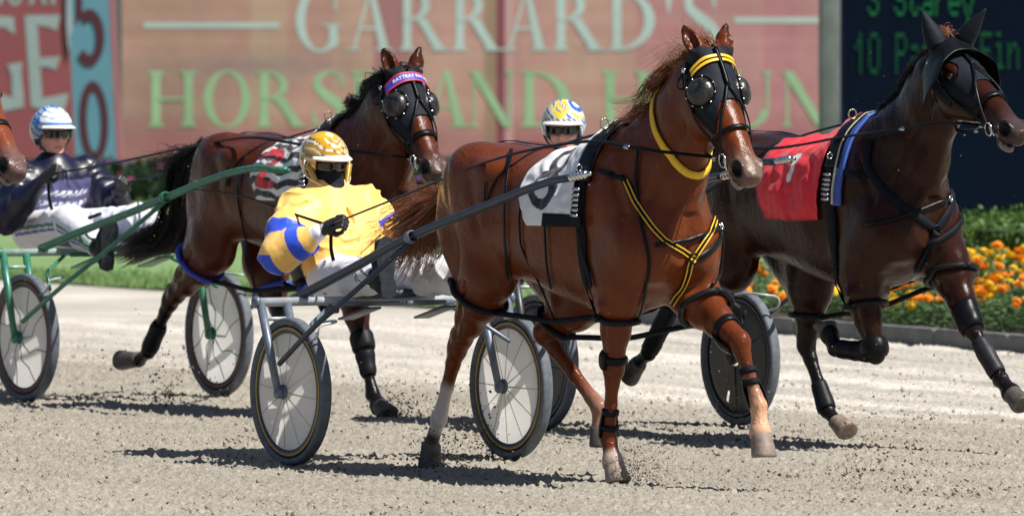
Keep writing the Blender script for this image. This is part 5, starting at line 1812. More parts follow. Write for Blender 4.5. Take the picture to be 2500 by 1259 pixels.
# ------------------------------------------------------------------ sulkies
def sulky(fr, st, label, cat='sulky'):
    t = empty('sulky', fr, (0, 0, 0), label, cat, 'two wheeled racing sulkies')
    w_, Rw = .58, .335
    pm, pm2, sm = st['paint'], st['paint2'], st['shaft']
    for s_ in (-1, 1):
        c = np.array([0, s_ * w_, Rw])
        wh = empty('wheel', None)
        bpy.data.objects[wh.name].parent = t; BASE[wh.name] = np.zeros(3)
        mb = MB()
        prof = [(Rw - .034, -.016), (Rw - .024, -.026), (Rw - .010, -.028), (Rw - .002, -.020), (Rw, -.010), (Rw, .010), (Rw - .002, .020), (Rw - .010, .028), (Rw - .024, .026), (Rw - .034, .016)]
        mb.add(*lathe(prof, c, (0, 1, 0), 72)); mb.build('tyre', M['tyre'], wh)
        mb = MB()
        mb.add(*lathe([(Rw - .037, -.012), (Rw - .037, -.0175), (Rw - .070, -.0175), (Rw - .074, -.006), (Rw - .074, .006), (Rw - .070, .0175), (Rw - .037, .0175), (Rw - .037, .012)], c, (0, 1, 0), 72)); mb.build('rim', st['rim'], wh)
        for sd in (-1, 1):
            mb = MB()
            mb.add(*lathe([(Rw - .044, sd * .0178), (Rw - .045, sd * .0195), (Rw - .053, sd * .0195), (Rw - .054, sd * .0178)], c, (0, 1, 0), 72)); mb.build('rim_line', st['line'], wh)
        # cover on the camera's side, slightly coned
        mb = MB()
        holes = st.get('holes')
        V, F = lathe([(Rw - .072, -.014), (Rw - .15, -.020), (.12, -.026), (.030, -.032)], c, (0, 1, 0), 72)
        if holes:
            V, F = lathe([(Rw - .072, -.014)] + [(r, -.016 - .012 * (.26 - r) / .2) for r in np.linspace(.25, .04, 10)], c, (0, 1, 0), 72)
            F = [f for i, f in enumerate(F) if not ((i // 72) in (1, 2, 3) and (i % 72) in (3, 40)) and not ((i // 72) in (3, 4) and (i % 72) in (58, 59))]
        mb.add(V, F); mb.build('wheel_cover', st['cover'], wh)
        ns = st['spokes']
        mb = MB()
        for k in range(ns):
            a = 2 * PI * k / ns + st.get('ph', .2) + s_ * .3
            p = lambda r, da=0, y=.0: c + np.array([r * math.cos(a + da), y, r * math.sin(a + da)])
            if st.get('bent'):
                mb2 = [p(.034, 0, -.0315), p(.12, .18, -.0268), p(.17, .55, -.0225), p(.258, .62, -.0148)]
                mb.add(*tube(mb2, .0030, 6))
            else:
                mb.add(*tube([p(.034, 0, -.0315), p(.12, 0, -.0265), p(.258, 0, -.0148)], .0020, 6))
        mb.build('spokes', st['spoke'], wh)
        mb = MB()
        mb.add(*lathe([(.0005, -.062), (.016, -.062), (.020, -.056), (.020, -.046), (.034, -.044), (.034, -.036), (.026, -.034), (.026, .034), (.034, .036), (.034, .044), (.018, .046), (.014, .066), (.0005, .066)], c, (0, 1, 0), 24)); mb.build('hub', pm, wh)
        # fork: two flat-ended arms, rung, bolts
        for q, (yo, nm) in enumerate(((.068, 'fork_arm'), (-.068, 'fork_arm'))):
            y = s_ * (w_ + yo)
            top = np.array([st['bx'], y, st['bz']]); bot = np.array([.006, y, Rw - .005])
            mb = MB(); mb.add(*tube([top, top * .5 + bot * .5, bot], [.021, .020, .017], 10))
            o = mb.build(nm, pm, t)
            mb = MB(); mb.add(*lathe([(.0005, -.012), (.022, -.012), (.026, -.006), (.026, .006), (.022, .012), (.0005, .012)], bot, (0, 1, 0), 16)); mb.add(*lathe([(.0005, .017 * (-1 if True else 1)), (.009, -.017), (.009, .0)], bot + np.array([0, 0, .004]), (0, 1, 0), 8))
            mb.build('axle_plate', pm, o)
        mb = MB(); zz = st['bz'] - .075; xx = st['bx'] * .82
        mb.add(*tube([(xx, s_ * (w_ - .068), zz), (xx, s_ * (w_ + .068), zz)], .009, 8)); mb.build('fork_rung', pm2, t)
    for s_ in (-1, 1):
        pts = [np.array(fr.P(*p)) for p in st['shaft_px']]
        pts = np.array(pts); pts[:, 1] *= -s_ if s_ > 0 else 1
        pts[:, 1] = s_ * np.abs(pts[:, 1])
        rr = np.linspace(.0225, .017, len(pts))
        mb = MB(); mb.add(*tube(pts, rr, 12, 6)); o = mb.build('shaft', sm, t)
        d = unit(pts[-1] - pts[-2])
        mb = MB()
        for k in range(5):
            mb.add(*lathe([(.010, 0), (.019, .004), (.019, .014), (.010, .018)], pts[-1] + d * (.004 + k * .026), d, 14))
        mb.add(*tube([pts[-1], pts[-1] + d * .16], .010, 8)); mb.build('shaft_tip', st.get('tipm', M['steel']), o)
        br = np.array([np.array(fr.P(*p)) for p in st['brace_px']]); br[:, 1] = s_ * np.abs(br[:, 1])
        mb = MB(); mb.add(*tube(br, .0125, 8, 4)); mb.build('brace', sm if st.get('bsame') else pm, t)
        # collar where brace meets shaft
        mb = MB(); mb.add(*lathe([(.024, -.02), (.030, -.016), (.030, .016), (.024, .02)], br[-1] + np.array([0, 0, .02]), unit(pts[2] - pts[1]), 14)); mb.build('clamp', pm, t)
        # small stay under the bar
        mb = MB(); mb.add(*tube([(st['bx'] + .03, s_ * .30, st['bz'] - .02), (st['bx'] + .10, s_ * .44, st['bz'] - .10), (.12, s_ * .50, st['bz'] - .19)], .010, 8)); mb.build('stay', pm, t)
        # foot rest
        f0 = pts[1] + (pts[0] - pts[1]) * .45
        f0 = np.array([.215, s_ * .375, np.interp(.215, pts[:, 0], pts[:, 2])])
        mb = MB(); mb.add(*tube([f0, f0 + np.array([-.03, -s_ * .05, -.05]), f0 + np.array([-.03, -s_ * .17, -.055]), f0 + np.array([.0, -s_ * .18, .0])], .008, 8, 3)); mb.add(*tube([f0 + np.array([.05, 0, .02]), f0 + np.array([.02, -s_ * .06, -.02]), f0 + np.array([.02, -s_ * .16, -.02])], .007, 8, 3))
        mb.build('foot_rest', M['steel'] if st.get('shiny') else pm, t)
        # plates hanging below the bar
        c = np.array([st['bx'] + .12, s_ * .20, st['bz'] - .055])
        mb = MB(); mb.add(*box(c, (.26, .085, .010), basis((.95, 0, .22)), bev=.003)); mb.build('plate', sm if st.get('bsame') else pm, t)
        # bent wire guard ahead of the wheel
        c = np.array([.27, s_ * (w_ - .10), .62])
        mb = MB(); mb.add(*tube([c + (-.16, 0, .03), c + (-.05, 0, .04), c + (.03, s_ * .04, .035), c + (.04, s_ * .12, .02), c + (.02, s_ * .13, -.03), c + (-.10, s_ * .11, -.06)], .006, 6, 4)); mb.build('guard_wire', pm2, t)
    b = np.array([st['bx'], 0, st['bz']])
    mb = MB(); mb.add(*tube([b + (0, -w_ - .088, 0), b + (0, w_ + .088, 0)], .0205, 12)); mb.build('cross_bar', pm2, t)
    mb = MB()
    for k_ in (-1, 1):
        mb.add(*lathe([(.0005, -.014), (.026, -.012), (.028, 0), (.026, .012), (.0005, .014)], b + (0, k_ * (w_ + .09), 0), (0, 1, 0), 14))
        mb.build('bar_cap', pm, t); mb = MB()
    mb = MB(); mb.add(*tube([b + (.10, -.30, -.012), b + (.13, 0, -.012), b + (.10, .30, -.012)], .012, 8)); mb.build('seat_rail', pm, t)
    # seat: rounded pad with turned up back
    nu, nv = 14, 12
    P = np.zeros((nu, nv, 3))
    for i in range(nu):
        u = i / (nu - 1)
        for j in range(nv):
            v = j / (nv - 1) * 2 - 1
            P[i, j] = (st['bx'] - .36 + .42 * u, v * (.17 + .03 * u), st['bz'] + .045 + .10 * max(0, .3 - u) ** 1.5 * 4 + .012 * v * v)
    shell('seat', P, M['seat'], t, None, .035)
    return t
SA = dict(paint=M['grey_paint'], paint2=M['silver_paint'], shaft=M['navy_tube'], rim=M['navy_tube'], line=M['yellow_line'], cover=M['cover_white'], spoke=M['spoke'], spokes=12, bx=-.155, bz=.735, bsame=True, shiny=True,
    shaft_px=[(712, 733, -.42), (860, 655, -.42), (1005, 577, -.42), (1200, 497, -.41), (1330, 447, -.40), (1392, 434, -.39)], brace_px=[(682, 888, -.650), (765, 800, -.645), (840, 734, -.60), (1003, 590, -.43)])
sulky(FA, SA, 'slate grey racing sulky with white disc wheels ringed in yellow, carrying the driver in yellow')
SB_ = dict(paint=M['green_paint'], paint2=M['green_silver'] if 'green_silver' in M else mat('worn pale green paint', (.30, .42, .37), .4, .1, nz=(12, .4)), shaft=M['green_paint'], rim=M['rim_dirty'] if 'rim_dirty' in M else mat('dirty rim', (.05, .04, .04), .6, nz=(20, .6)), line=M['red_line'], cover=M['cover_white'], spoke=mat('bruise grey spoke', (.24, .23, .27), .6), spokes=8, bent=True, bx=-.125, bz=.775, bsame=True, tipm=M['green_paint'],
    shaft_px=[(100, 607, -.42), (210, 560, -.42), (320, 518, -.42), (480, 452, -.41), (565, 422, -.40), (625, 411, -.40), (668, 414, -.40)], brace_px=[(55, 785, -.650), (150, 700, -.645), (260, 612, -.56), (402, 492, -.43)])
sulky(FB, SB_, 'green racing sulky with white disc wheels and bent spokes, carrying the driver in navy')
SC_ = dict(paint=M['black_paint'], paint2=M['silver_paint'], shaft=M['navy_tube'], rim=M['rubber'], line=M['tyre'], cover=M['cover_black'], spoke=M['rubber'], spokes=3, holes=True, bx=-.12, bz=.775, shiny=True,
    shaft_px=[(1345, 672, -.42), (1420, 630, -.42), (1540, 560, -.42), (1700, 475, -.41), (1820, 405, -.40), (1895, 394, -.40)], brace_px=[(1300, 800, -.650), (1400, 715, -.645), (1480, 650, -.55), (1560, 560, -.43)])
sulky(FC, SC_, 'black racing sulky with dark disc wheels, half hidden behind the chestnut horse')

# ------------------------------------------------------------------ drivers
def head_basis(yaw, pitch=0., roll=0.):
    f = np.array([math.cos(yaw) * math.cos(pitch), math.sin(yaw) * math.cos(pitch), math.sin(pitch)])
    l = unit(np.cross((0, 0, 1), f)); l = unit(l + np.array([0, 0, roll])); u = np.cross(f, l)
    return np.array([f, l, u]).T
def glove(parent, c, fw, pn, hand, name='glove', m=None, grip=None):
    """closed hand: fw = along the back of the hand, pn = out of the back; thumb on the side 'hand'"""
    fw = unit(fw); pn = unit(pn - fw * (np.asarray(pn) @ fw)); sd = np.cross(fw, pn) * hand
    c = np.asarray(c, float)
    f = Field(c - .12, c + .12, .0042)
    R_ = np.array([fw, sd, pn]).T
    f.ell(c - fw * .005, (.046, .042, .021), R=R_, k=.01)
    f.seg(c - fw * .035, c - fw * .085, .026, .031, .030, .035, side=sd, k=.02)
    for i, (o, ln) in enumerate(((-.030, .84), (-.010, 1.), (.011, .98), (.031, .88))):
        k0 = c + fw * .030 + sd * o + pn * .004
        k1 = k0 + fw * .030 * ln - pn * .010
        k2 = k1 - pn * .026 * ln + fw * .002
        k3 = k2 - fw * .024 * ln - pn * .004
        r = .0108 if abs(o) < .02 else .0098
        f.chain([k0, k1, k2, k3], [r * 1.12, r, r * .95, r * .82], k=.003)
    t0 = c - fw * .014 + sd * .034 - pn * .006
    f.chain([t0, t0 + fw * .026 + sd * .014 - pn * .016, t0 + fw * .046 + sd * .002 - pn * .030], [.015, .012, .0095], k=.006)
    V, Q = f.mesh(0)
    return link(name, V, Q, m or M['glove'], parent)
def stroke3(C, m, c):
    C[m] = c
def par0(V, a, b):
    ab = b - a; t = ((V - a) @ ab) / (ab @ ab)
    return t, np.linalg.norm(V - a - np.clip(t, 0, 1)[:, None] * ab, axis=1)
def driver(fr, d):
    g = lambda v: (fr.P(*v) if abs(v[0]) > 20 else np.array(v, float))
    hc = g(d['head']); HB_ = head_basis(d['yaw'], d.get('pitch', 0), d.get('roll', 0))
    F_, L_, U_ = HB_.T
    shR, shL, elR, elL, haR, haL = [g(d[k]) for k in ('shR', 'shL', 'elR', 'elL', 'haR', 'haL')]
    hip, knR, knL, anR, anL = [g(d[k]) for k in ('hip', 'knR', 'knL', 'anR', 'anL')]
    neck = (shR + shL) / 2 + np.array([0, 0, .05])
    base = (hip[0], 0, 0)
    pts = np.array([hc, shR, shL, elR, elL, haR, haL, hip, knR, knL, anR, anL])
    lo, hi = pts.min(0) - .26, pts.max(0) + .26
    # --- the body, one skin
    f = Field(lo, hi, .0085)
    hc2 = hc - U_ * .01
    f.ell(hc2 + U_ * .02 - F_ * .01, (.092, .074, .10), R=HB_, k=.02)
    f.ell(hc2 - U_ * .055 + F_ * .028, (.060, .052, .062), R=HB_, k=.03)          # jaw
    f.ell(hc2 - U_ * .098 + F_ * .062, (.020, .022, .018), R=HB_, k=.02)          # chin
    f.seg(hc2 + U_ * .012 + F_ * .086, hc2 - U_ * .026 + F_ * .108, .009, .014, .008, .015, side=L_, k=.010)   # nose
    f.ell(hc2 + U_ * .026 + F_ * .074, (.018, .052, .012), R=HB_, k=.012)
    for s_ in (-1, 1):
        f.ell(hc2 + F_ * .086 + L_ * s_ * .031 + U_ * .006, (.014, .019, .012), R=HB_, k=.008, sub=True)
        f.ell(hc2 + F_ * .058 + L_ * s_ * .042 - U_ * .022, (.022, .020, .018), R=HB_, k=.015)
        f.ell(hc2 - F_ * .008 + L_ * s_ * .078 - U_ * .006, (.019, .008, .030), R=HB_, k=.004)
    f.ell(hc2 + F_ * .090 - U_ * .062, (.013, .026, .0075), R=HB_, k=.006)
    f.ell(hc2 + F_ * .097 - U_ * .061, (.012, .030, .0022), R=HB_, k=.002, sub=True)
    f.chain([hc2 - U_ * .07 - F_ * .02, neck - np.array([0, 0, .02])], [.056, .062], k=.03)
    mid = (shR + shL) / 2 * .55 + hip * .45
    f.chain([(shR + shL) / 2 - np.array([0, 0, .05]), mid, hip], [.080, .085, .10], [.130, .12, .13], k=.05)
    for s_, a, b, c in ((-1, shR, elR, haR), (1, shL, elL, haL)):
        f.chain([a, b, c], [.055, .042, .028], k=.03)
    for s_, k_, a in ((-1, knR, anR), (1, knL, anL)):
        h0 = hip + np.array([0, s_ * .09, -.01])
        f.chain([h0, k_, k_ * .5 + a * .5, a], [.082, .055, .052, .036], k=.03)
    V, Q = f.mesh(1)
    C = np.tile(lin((222, 160, 138)), (len(V), 1))
    q = (V - hc2)
    lipm = (np.abs(q @ U_ + .062) < .009) & (np.abs(q @ L_) < .024) & (q @ F_ > .08)
    C[lipm] = lin((190, 105, 100))
    cheek = np.exp(-((q @ U_ + .03) / .03) ** 2 - ((np.abs(q @ L_) - .045) / .02) ** 2)
    C = C * (1 - .25 * cheek)[:, None] + lin((215, 130, 115)) * (.25 * cheek)[:, None]
    hairm = (q @ F_ < .01) & (q @ U_ > -.08) & (np.linalg.norm(q, axis=1) < .14)
    C[hairm] = lin((60, 45, 36))
    far = np.linalg.norm(q, axis=1) > .20
    C[far] = lin(d.get('under', (60, 60, 70)))
    body = link('person', V, Q, M['skinA'], colr=C, frame=fr, base=base)
    tag(body, d['label'], 'person')
    BASE[body.name] = np.array(base, float)
    # --- jacket
    f = Field(lo, hi, d.get('jh', .0085))
    hem = hip + np.array(d.get('hem', (.02, 0, .06)))
    f.chain([(shR + shL) / 2 + np.array([-.01, 0, -.062]), mid + np.array([0, 0, 0]), hem], [.130, .142, .140], [.190, .200, .195], k=.06)
    f.chain([neck + np.array([-.01, 0, -.07]), neck * (1 - d.get('collar', .2)) + hc2 * d.get('collar', .2) - U_ * .01 - F_ * .01], [.100, .078], [.15, .080], k=.09)
    sp_ = .05
    for s_, a, b, c in ((-1, shR, elR, haR), (1, shL, elL, haL)):
        e = c - b
        f.chain([a, (a + b) / 2, b, b + e * .4, b + e * .80], [.074, .080, .078, .064, .042], k=.05, k0=.07)
    fr0, fr1 = neck + np.array([.115, 0, -.05]), hem + np.array([.17, 0, .0])
    f.chain([fr0, (fr0 + fr1) / 2 + np.array([.05, .0, 0]), fr1], [.008, .008, .008], k=.012, sub=True)
    V, Q = f.mesh(1)
    hemn = unit(hip - mid)
    keep = ((V - hem) @ hemn < .035)
    N = normals(V, Q)
    n1 = fbm(V * np.array([1, 1, 1.]), 9., 4.4 + d['yaw'])
    dR = np.linalg.norm(V - elR, axis=1); dL = np.linalg.norm(V - elL, axis=1)
    tq = lambda a, b: np.linalg.norm(V - a - np.clip(((V - a) @ (b - a)) / ((b - a) @ (b - a)), 0, 1)[:, None] * (b - a), axis=1)
    mR = sstep(.17, .10, np.minimum(tq(shR, elR), tq(elR, haR))) * sstep(-.14, -.19, V[:, 1] - (shR[1] + shL[1]) / 2)
    mL = sstep(.17, .10, np.minimum(tq(shL, elL), tq(elL, haL))) * sstep(.14, .19, V[:, 1] - (shR[1] + shL[1]) / 2)
    fo = folds(V, (.1, .9, .35), 9., 1.3, .016) * (1 - np.maximum(mR, mL)) * sstep(.0, .10, (shR + shL)[2] / 2 + .02 - V[:, 2]) + folds(V, hip - neck, 8., 5.1, .020) * (1 - np.maximum(mR, mL)) * sstep(.38, .10, np.linalg.norm(V - hem, axis=1)) + folds(V, haR - shR + (0, 0, -.25), 11., 2.2, .016) * mR + folds(V, haL - shL + (0, 0, -.25), 11., 3.2, .016) * mL
    C = d['jacket'](V, lambda a, b: par0(V, a, b), shR, shL, elR, elL, haR, haL, hip, neck, N)
    fo = fo * sstep(.10, .20, np.linalg.norm(V - neck, axis=1))
    V = V + N * (.003 * n1 * sstep(.08, .16, np.linalg.norm(V - neck, axis=1)) + fo)[:, None]
    def par(a, b):
        ab = b - a; t = ((V - a) @ ab) / (ab @ ab)
        dd = np.linalg.norm(V - a - np.clip(t, 0, 1)[:, None] * ab, axis=1)
        return t, dd
    Qk = Q[keep[Q].all(1)]
    link('jacket', V, Qk, d.get('silk', M['satin']), body, colr=C)
    # --- trousers
    f = Field(lo, hi, .0085)
    f.ell(hip + np.array([0, 0, -.01]), (.15, .165, .125), k=.05)
    for s_, k_, a in ((-1, knR, anR), (1, knL, anL)):
        h0 = hip + np.array([.02, s_ * .085, -.01])
        f.chain([h0, k_, k_ * .5 + a * .5, k_ * .12 + a * .88], [.105, .082, .074, .060], k=.05)
    V, Q = f.mesh(1)
    N = normals(V, Q)
    V = V + N * (.004 * fbm(V, 11., 2.) + folds(V, (1., .2, .5), 10., 8.1, .013))[:, None]
    C = np.tile(lin((222, 224, 232)), (len(V), 1)) * (1 + .04 * fbm(V, 4, 1.))[:, None]
    for a, b, kn in ((hip + np.array([.02, -.085, 0]), knR, 0), (knR, anR, 1)):
        ab = unit(b - a); t = (V - a) @ ab
        o = V - a - t[:, None] * ab
        side = unit(np.array([0, -1., 0]) - ab * (-ab[1]))
        up_ = np.cross(ab, side)
        ang_ = np.arctan2(o @ up_, o @ side)
        m = (t > 0.03) & (t < np.linalg.norm(b - a)) & (np.linalg.norm(o, axis=1) < .12) & (V[:, 1] < hip[1] + .01)
        sc_ = d.get('stripe')
        if sc_:
            C[m & (np.abs(ang_ - .05) < .10)] = lin(sc_[0]); C[m & (np.abs(ang_ - .35) < .08)] = lin(sc_[1])
    link('trousers', V, Q, M['cloth'], body, colr=C)
    # --- boots
    for s_, a, k_ in ((-1, anR, knR), (1, anL, knL)):
        fd = unit(np.array(d['toe'])); dn = unit(a - k_)
        fd = unit(fd - dn * (fd @ dn) * .85)
        sdv = unit(np.cross(dn, fd))
        f = Field(a - .30, a + .30, .0065)
        heel = a + dn * .055 - fd * .028
        f.chain([a - dn * .16, a - dn * .02, heel], [.064, .050, .040], k=.02)
        f.chain([heel + fd * .0, heel + fd * .10, heel + fd * .185 - dn * .006], [.042, .036, .026], [.038, .046, .036], side=sdv, k=.03)
        V, Q = f.mesh(1)
        b = link('boot', V, Q, M['boot'], body)
        # welted sole and block heel
        out = [(-.045, .034), (-.02, .040), (.03, .034), (.08, .040), (.13, .049), (.175, .046), (.21, .028), (.222, 0)]
        ring = out + [(x, -y) for x, y in out[::-1][1:]] + [(-.058, -.018), (-.062, 0), (-.058, .018)]
        V2 = []; F2 = []
        for lv in (0, 1):
            for x, y in ring:
                V2.append(heel + fd * x + sdv * y + dn * (.032 + .012 * lv))
        n = len(ring)
        F2 = [list(range(n)), list(range(n, 2 * n))[::-1]] + [[i, (i + 1) % n, n + (i + 1) % n, n + i][::-1] for i in range(n)]
        link('sole', V2, F2, M['sole'], b, smooth=False)
        ring = [(-.05, .034), (-.01, .037), (.022, .034), (.022, -.034), (-.01, -.037), (-.05, -.034), (-.062, 0)]
        V2 = [heel + fd * x + sdv * y + dn * (.0442 + .020 * lv) for lv in (0, 1) for x, y in ring]; n = len(ring)
        F2 = [list(range(n)), list(range(n, 2 * n))[::-1]] + [[i, (i + 1) % n, n + (i + 1) % n, n + i][::-1] for i in range(n)]
        link('heel', V2, F2, M['sole'], b, smooth=False)
    # --- gloves
    for s_, h, e in ((-1, haR, elR), (1, haL, elL)):
        fw = unit(unit(h - e) + np.array([.35, 0, .05]))
        glove(body, h + fw * .03, fw, np.array(d.get('pnR' if s_ < 0 else 'pnL', (-.2, s_ * .9, .5))), -s_)
    # --- helmet
    nu, nv = 34, 72
    A_, B_, Cz = .132, .112, .128
    Vv = []; Cc = []
    hcc = hc + U_ * .022 - F_ * .004
    grid = np.zeros((nu, nv, 3)); mask = np.ones((nu, nv), bool); cc = np.zeros((nu, nv, 3))
    for i in range(nu):
        th_ = .001 + (PI * .80) * i / (nu - 1)
        for j in range(nv):
            ph = 2 * PI * j / nv
            x, y, z = math.sin(th_) * math.cos(ph), math.sin(th_) * math.sin(ph), math.cos(th_)
            k_ = 1. if z > -.1 else 1 - .12 * (-.1 - z)
            grid[i, j] = hcc + F_ * (A_ * x * k_) + L_ * (B_ * y * k_) + U_ * (Cz * z)
            face = x > .25 and z < .10 and abs(y) < (.80 if not d.get('full') else .72)
            low = z < -.62 + (.35 if x > 0 else 0) * 0
            ear = False
            mask[i, j] = not (face or (z < d.get('low', -.45) and x > -.2) or z < -.72)
            cc[i, j] = d['helmet'](x, y, z, math.degrees(ph), th_)
    hel = shell('helmet', grid, M['painted'], body, cc, -.012 * 0 + .010, mask, True)
    # inner padding and ear pieces
    gi = hcc + (grid - hcc) * .93
    mk2 = mask.copy()
    shell('helmet_lining', gi, M['glove'], hel, None, .008, mk2, True)
    # peak
    nu2, nv2 = 8, 24
    P = np.zeros((nu2, nv2, 3))
    for i in range(nu2):
        u = i / (nu2 - 1)
        for j in range(nv2):
            a = (j / (nv2 - 1) * 2 - 1) * 1.02
            r = 1.0 + (.42 * u) * math.cos(a * 1.15) ** .8 if abs(a * 1.15) < PI / 2 else 1.
            P[i, j] = hcc + F_ * (A_ * r * math.cos(a)) + L_ * (B_ * (1 + .10 * u) * math.sin(a)) + U_ * (.016 + .010 * math.cos(a) - .012 * u)
    shell('peak', P, M['peak'], hel, None, .006)
    # chin straps
    for s_ in (-1, 1):
        p0 = hcc + L_ * s_ * .098 + F_ * .02 - U_ * .05; p1 = hc2 - U_ * .118 + F_ * .045 + L_ * s_ * .012
        mb = MB(); mb.add(*tube([p0, (p0 + p1) / 2 + L_ * s_ * .012, p1], .0055, 6, 4)); mb.build('chin_strap', M['glove'], hel)
    # dark glasses
    nu2, nv2 = 6, 30
    P = np.zeros((nu2, nv2, 3))
    for i in range(nu2):
        for j in range(nv2):
            a = (j / (nv2 - 1) * 2 - 1) * .95
            hh = (.5 - i / (nu2 - 1)) * .044 * (1 - .28 * abs(a) ** 2) + (.004 if abs(a) > .14 else -.002 * 0)
            if abs(a) < .12 and i > 2: hh += .012
            P[i, j] = hc2 + F_ * (.018 + .092 * math.cos(a)) + L_ * (.090 * math.sin(a)) + U_ * (.004 + hh)
    shell('dark_glasses', P, M['lens'], body, None, .004)
    if d.get('mask'):
        f = Field(hc - .2, hc + .2, .006)
        f.ell(hc2 - U_ * .048 + F_ * .026, (.086, .078, .080), R=HB_, k=.02)
        f.ell(hc2 - U_ * .035 + F_ * .090, (.026, .022, .028), R=HB_, k=.03)
        f.chain([hc2 - U_ * .08, neck + np.array([0, 0, 0.0])], [.068, .078], k=.03)
        V, Q = f.mesh(1)
        V += normals(V, Q) * (.003 * fbm(V, 22, 1))[:, None]
        link('face_cover', V, Q, M['hood'], body)
        # clear visor rim of the full helmet
        P = [hcc + F_ * (.135 * math.cos(a)) * (1.0) + L_ * (.118 * math.sin(a)) - U_ * (.065 + .055 * math.cos(a * 1.2)) for a in np.linspace(-1.35, 1.35, 25)]
        P = [hcc + L_ * (-.112) + F_ * .03 + U_ * .0] + P + [hcc + L_ * .112 + F_ * .03]
        mb = MB(); mb.add(*tube(P, .0052, 6)); mb.build('visor_rim', M['peak'], hel)
        for s_ in (-1, 1):
            p0 = hcc + L_ * s_ * .106 + F_ * .045 - U_ * .02; p1 = hcc + L_ * s_ * .07 + F_ * .10 - U_ * .115
            mb = MB(); mb.add(*tube([p0, (p0 + p1) / 2 + F_ * .0, p1], [.016, .015, .012], 8, 4)); mb.build('cheek_guard', M['goldp'], hel)
    return dict(haR=haR, haL=haL, body=body, fr=fr)
M['silk2'] = mat('glossy navy silks', rough=.37, spec=.5, attr=True, nz=(7, .06), bump=(16, .30, .012))
M['skinA'] = mat('face skin', rough=.5, attr=True, nz=(24, .08))
M['peak'] = mat('white helmet peak', (.72, .70, .66), .3, nz=(20, .1))
M['goldp'] = mat('gold painted guard', (.40, .27, .05), .3, .3)

def helmetA(x, y, z, ph, th):
    w_ = lin((228, 222, 205)); g = lin((196, 148, 30)); k = lin((45, 40, 35)); s_ = lin((120, 112, 95))
    q = z + .35 * x + .10 * math.sin(y * 6)
    v = math.sin(q * 17 + 2 * math.sin(y * 4 + x * 3))
    if z > .80: return lin((225, 168, 25)) if math.hypot(x - .35, y) > .16 else w_
    if abs(z - .20) < .03: return s_ if math.sin(ph * 1.2) > 0 else w_
    if v > .45: return g
    if v > .25: return k
    if v > -.45: return w_
    if v > -.62: return s_
    return g * .8
def helmetB(x, y, z, ph, th):
    w_ = lin((226, 232, 238)); b = lin((30, 105, 200)); n_ = lin((30, 50, 110)); s_ = lin((120, 150, 170))
    q = z - .45 * abs(y) + .3 * (x < 0) * x
    v = math.sin(q * 20 + 3 * math.sin(x * 3.3))
    if abs(z - .16) < .018 or abs(z - .26) < .018: return b
    if abs(z - .21) < .02: return s_
    if z < .02: return n_ if v > 0 else s_
    if x > .35 and z > .3: return w_ if v < .75 else s_
    if v > -.05: return b
    if v < -.80: return lin((30, 90, 60))
    return w_
def helmetC(x, y, z, ph, th):
    w_ = lin((226, 224, 215)); yl = lin((235, 205, 60)); b = lin((45, 95, 185)); s_ = lin((110, 125, 155))
    if z < .28:
        if abs(z - .10) < .03: return b
        return s_ if math.sin(ph * .8 + z * 60) > -.2 else w_
    if math.hypot(x - .62, y + .05) < .34: 
        r = math.hypot(x - .62, y + .05)
        return b if (r < .09 and abs(y + .05) > .03) or abs(r - .20) < .02 else yl
    v = math.sin((z + .7 * y + .2 * x) * 16 + 2 * math.sin(y * 3))
    return b if v > .70 else (yl if v < -.62 else w_)
def jacketA(V, par, shR, shL, elR, elL, haR, haL, hip, neck, N):
    Y = lin((251, 200, 108)); Bl = lin((44, 84, 222))
    C = np.tile(Y, (len(V), 1)) * (1 + .05 * fbm(V, 3, 2.))[:, None]
    for s_, a, b, c in ((-1, shR, elR, haR), (1, shL, elL, haL)):
        t1, d1 = par(a, b); t2, d2 = par(b, c)
        up = (d1 < d2) & (d1 < .14) & (s_ * (V[:, 1] - a[1]) > -.055)
        fo = (d2 <= d1) & (d2 < .11)
        C[up & (t1 > .47) & (t1 < .74)] = Bl
        C[fo & (t2 > .33) & (t2 < .55)] = Bl
        C[fo & (t2 < .0) & (V[:, 2] < b[2] + .0)] = Bl
        C[(d2 < .08) & (t2 > .74)] = lin((225, 225, 232))
    # dark neck seam and front flap
    m = (np.abs(V[:, 1] - .015) < .006) & (N[:, 0] > .2)
    C[m] = C[m] * .75
    return C
def jacketB(V, par, shR, shL, elR, elL, haR, haL, hip, neck, N):
    C = np.tile(lin((17, 17, 44)), (len(V), 1))
    t, d_ = par((shR + shL) / 2, hip)
    front = (N[:, 0] > .15) & (np.abs(V[:, 1]) < .17) & (t > -.02) & (t < 1.1)
    pale = front & (np.abs(V[:, 1]) < .165)
    C[pale] = lin((84, 82, 122)) * (1 + .5 * fbm(V[pale], 9, 3.))[:, None]  # satin highlights of the chest put into the colour as pale lavender
    n_ = fbm(V, 16, 5.)
    # white sponsor lettering across the chest, reads as worn words
    for t0, hw, amp in ((.20, .045, .15), (.38, .035, .12), (.52, .022, .10)):
        yy = V[:, 1]
        m = front & (np.abs(t - t0) < hw) & (np.abs(yy) < .15 - .1 * (t0 > .5)) & (np.sin(yy * 150 + 3 * np.sin(t * 30)) > -.35)
        C[m] = lin((225, 226, 236))
    return C
def jacketC(V, par, shR, shL, elR, elL, haR, haL, hip, neck, N):
    C = np.tile(lin((215, 215, 220)), (len(V), 1))
    t, d_ = par((shR + shL) / 2, hip)
    C[(t > .25) & (t < .5)] = lin((40, 80, 170))
    return C
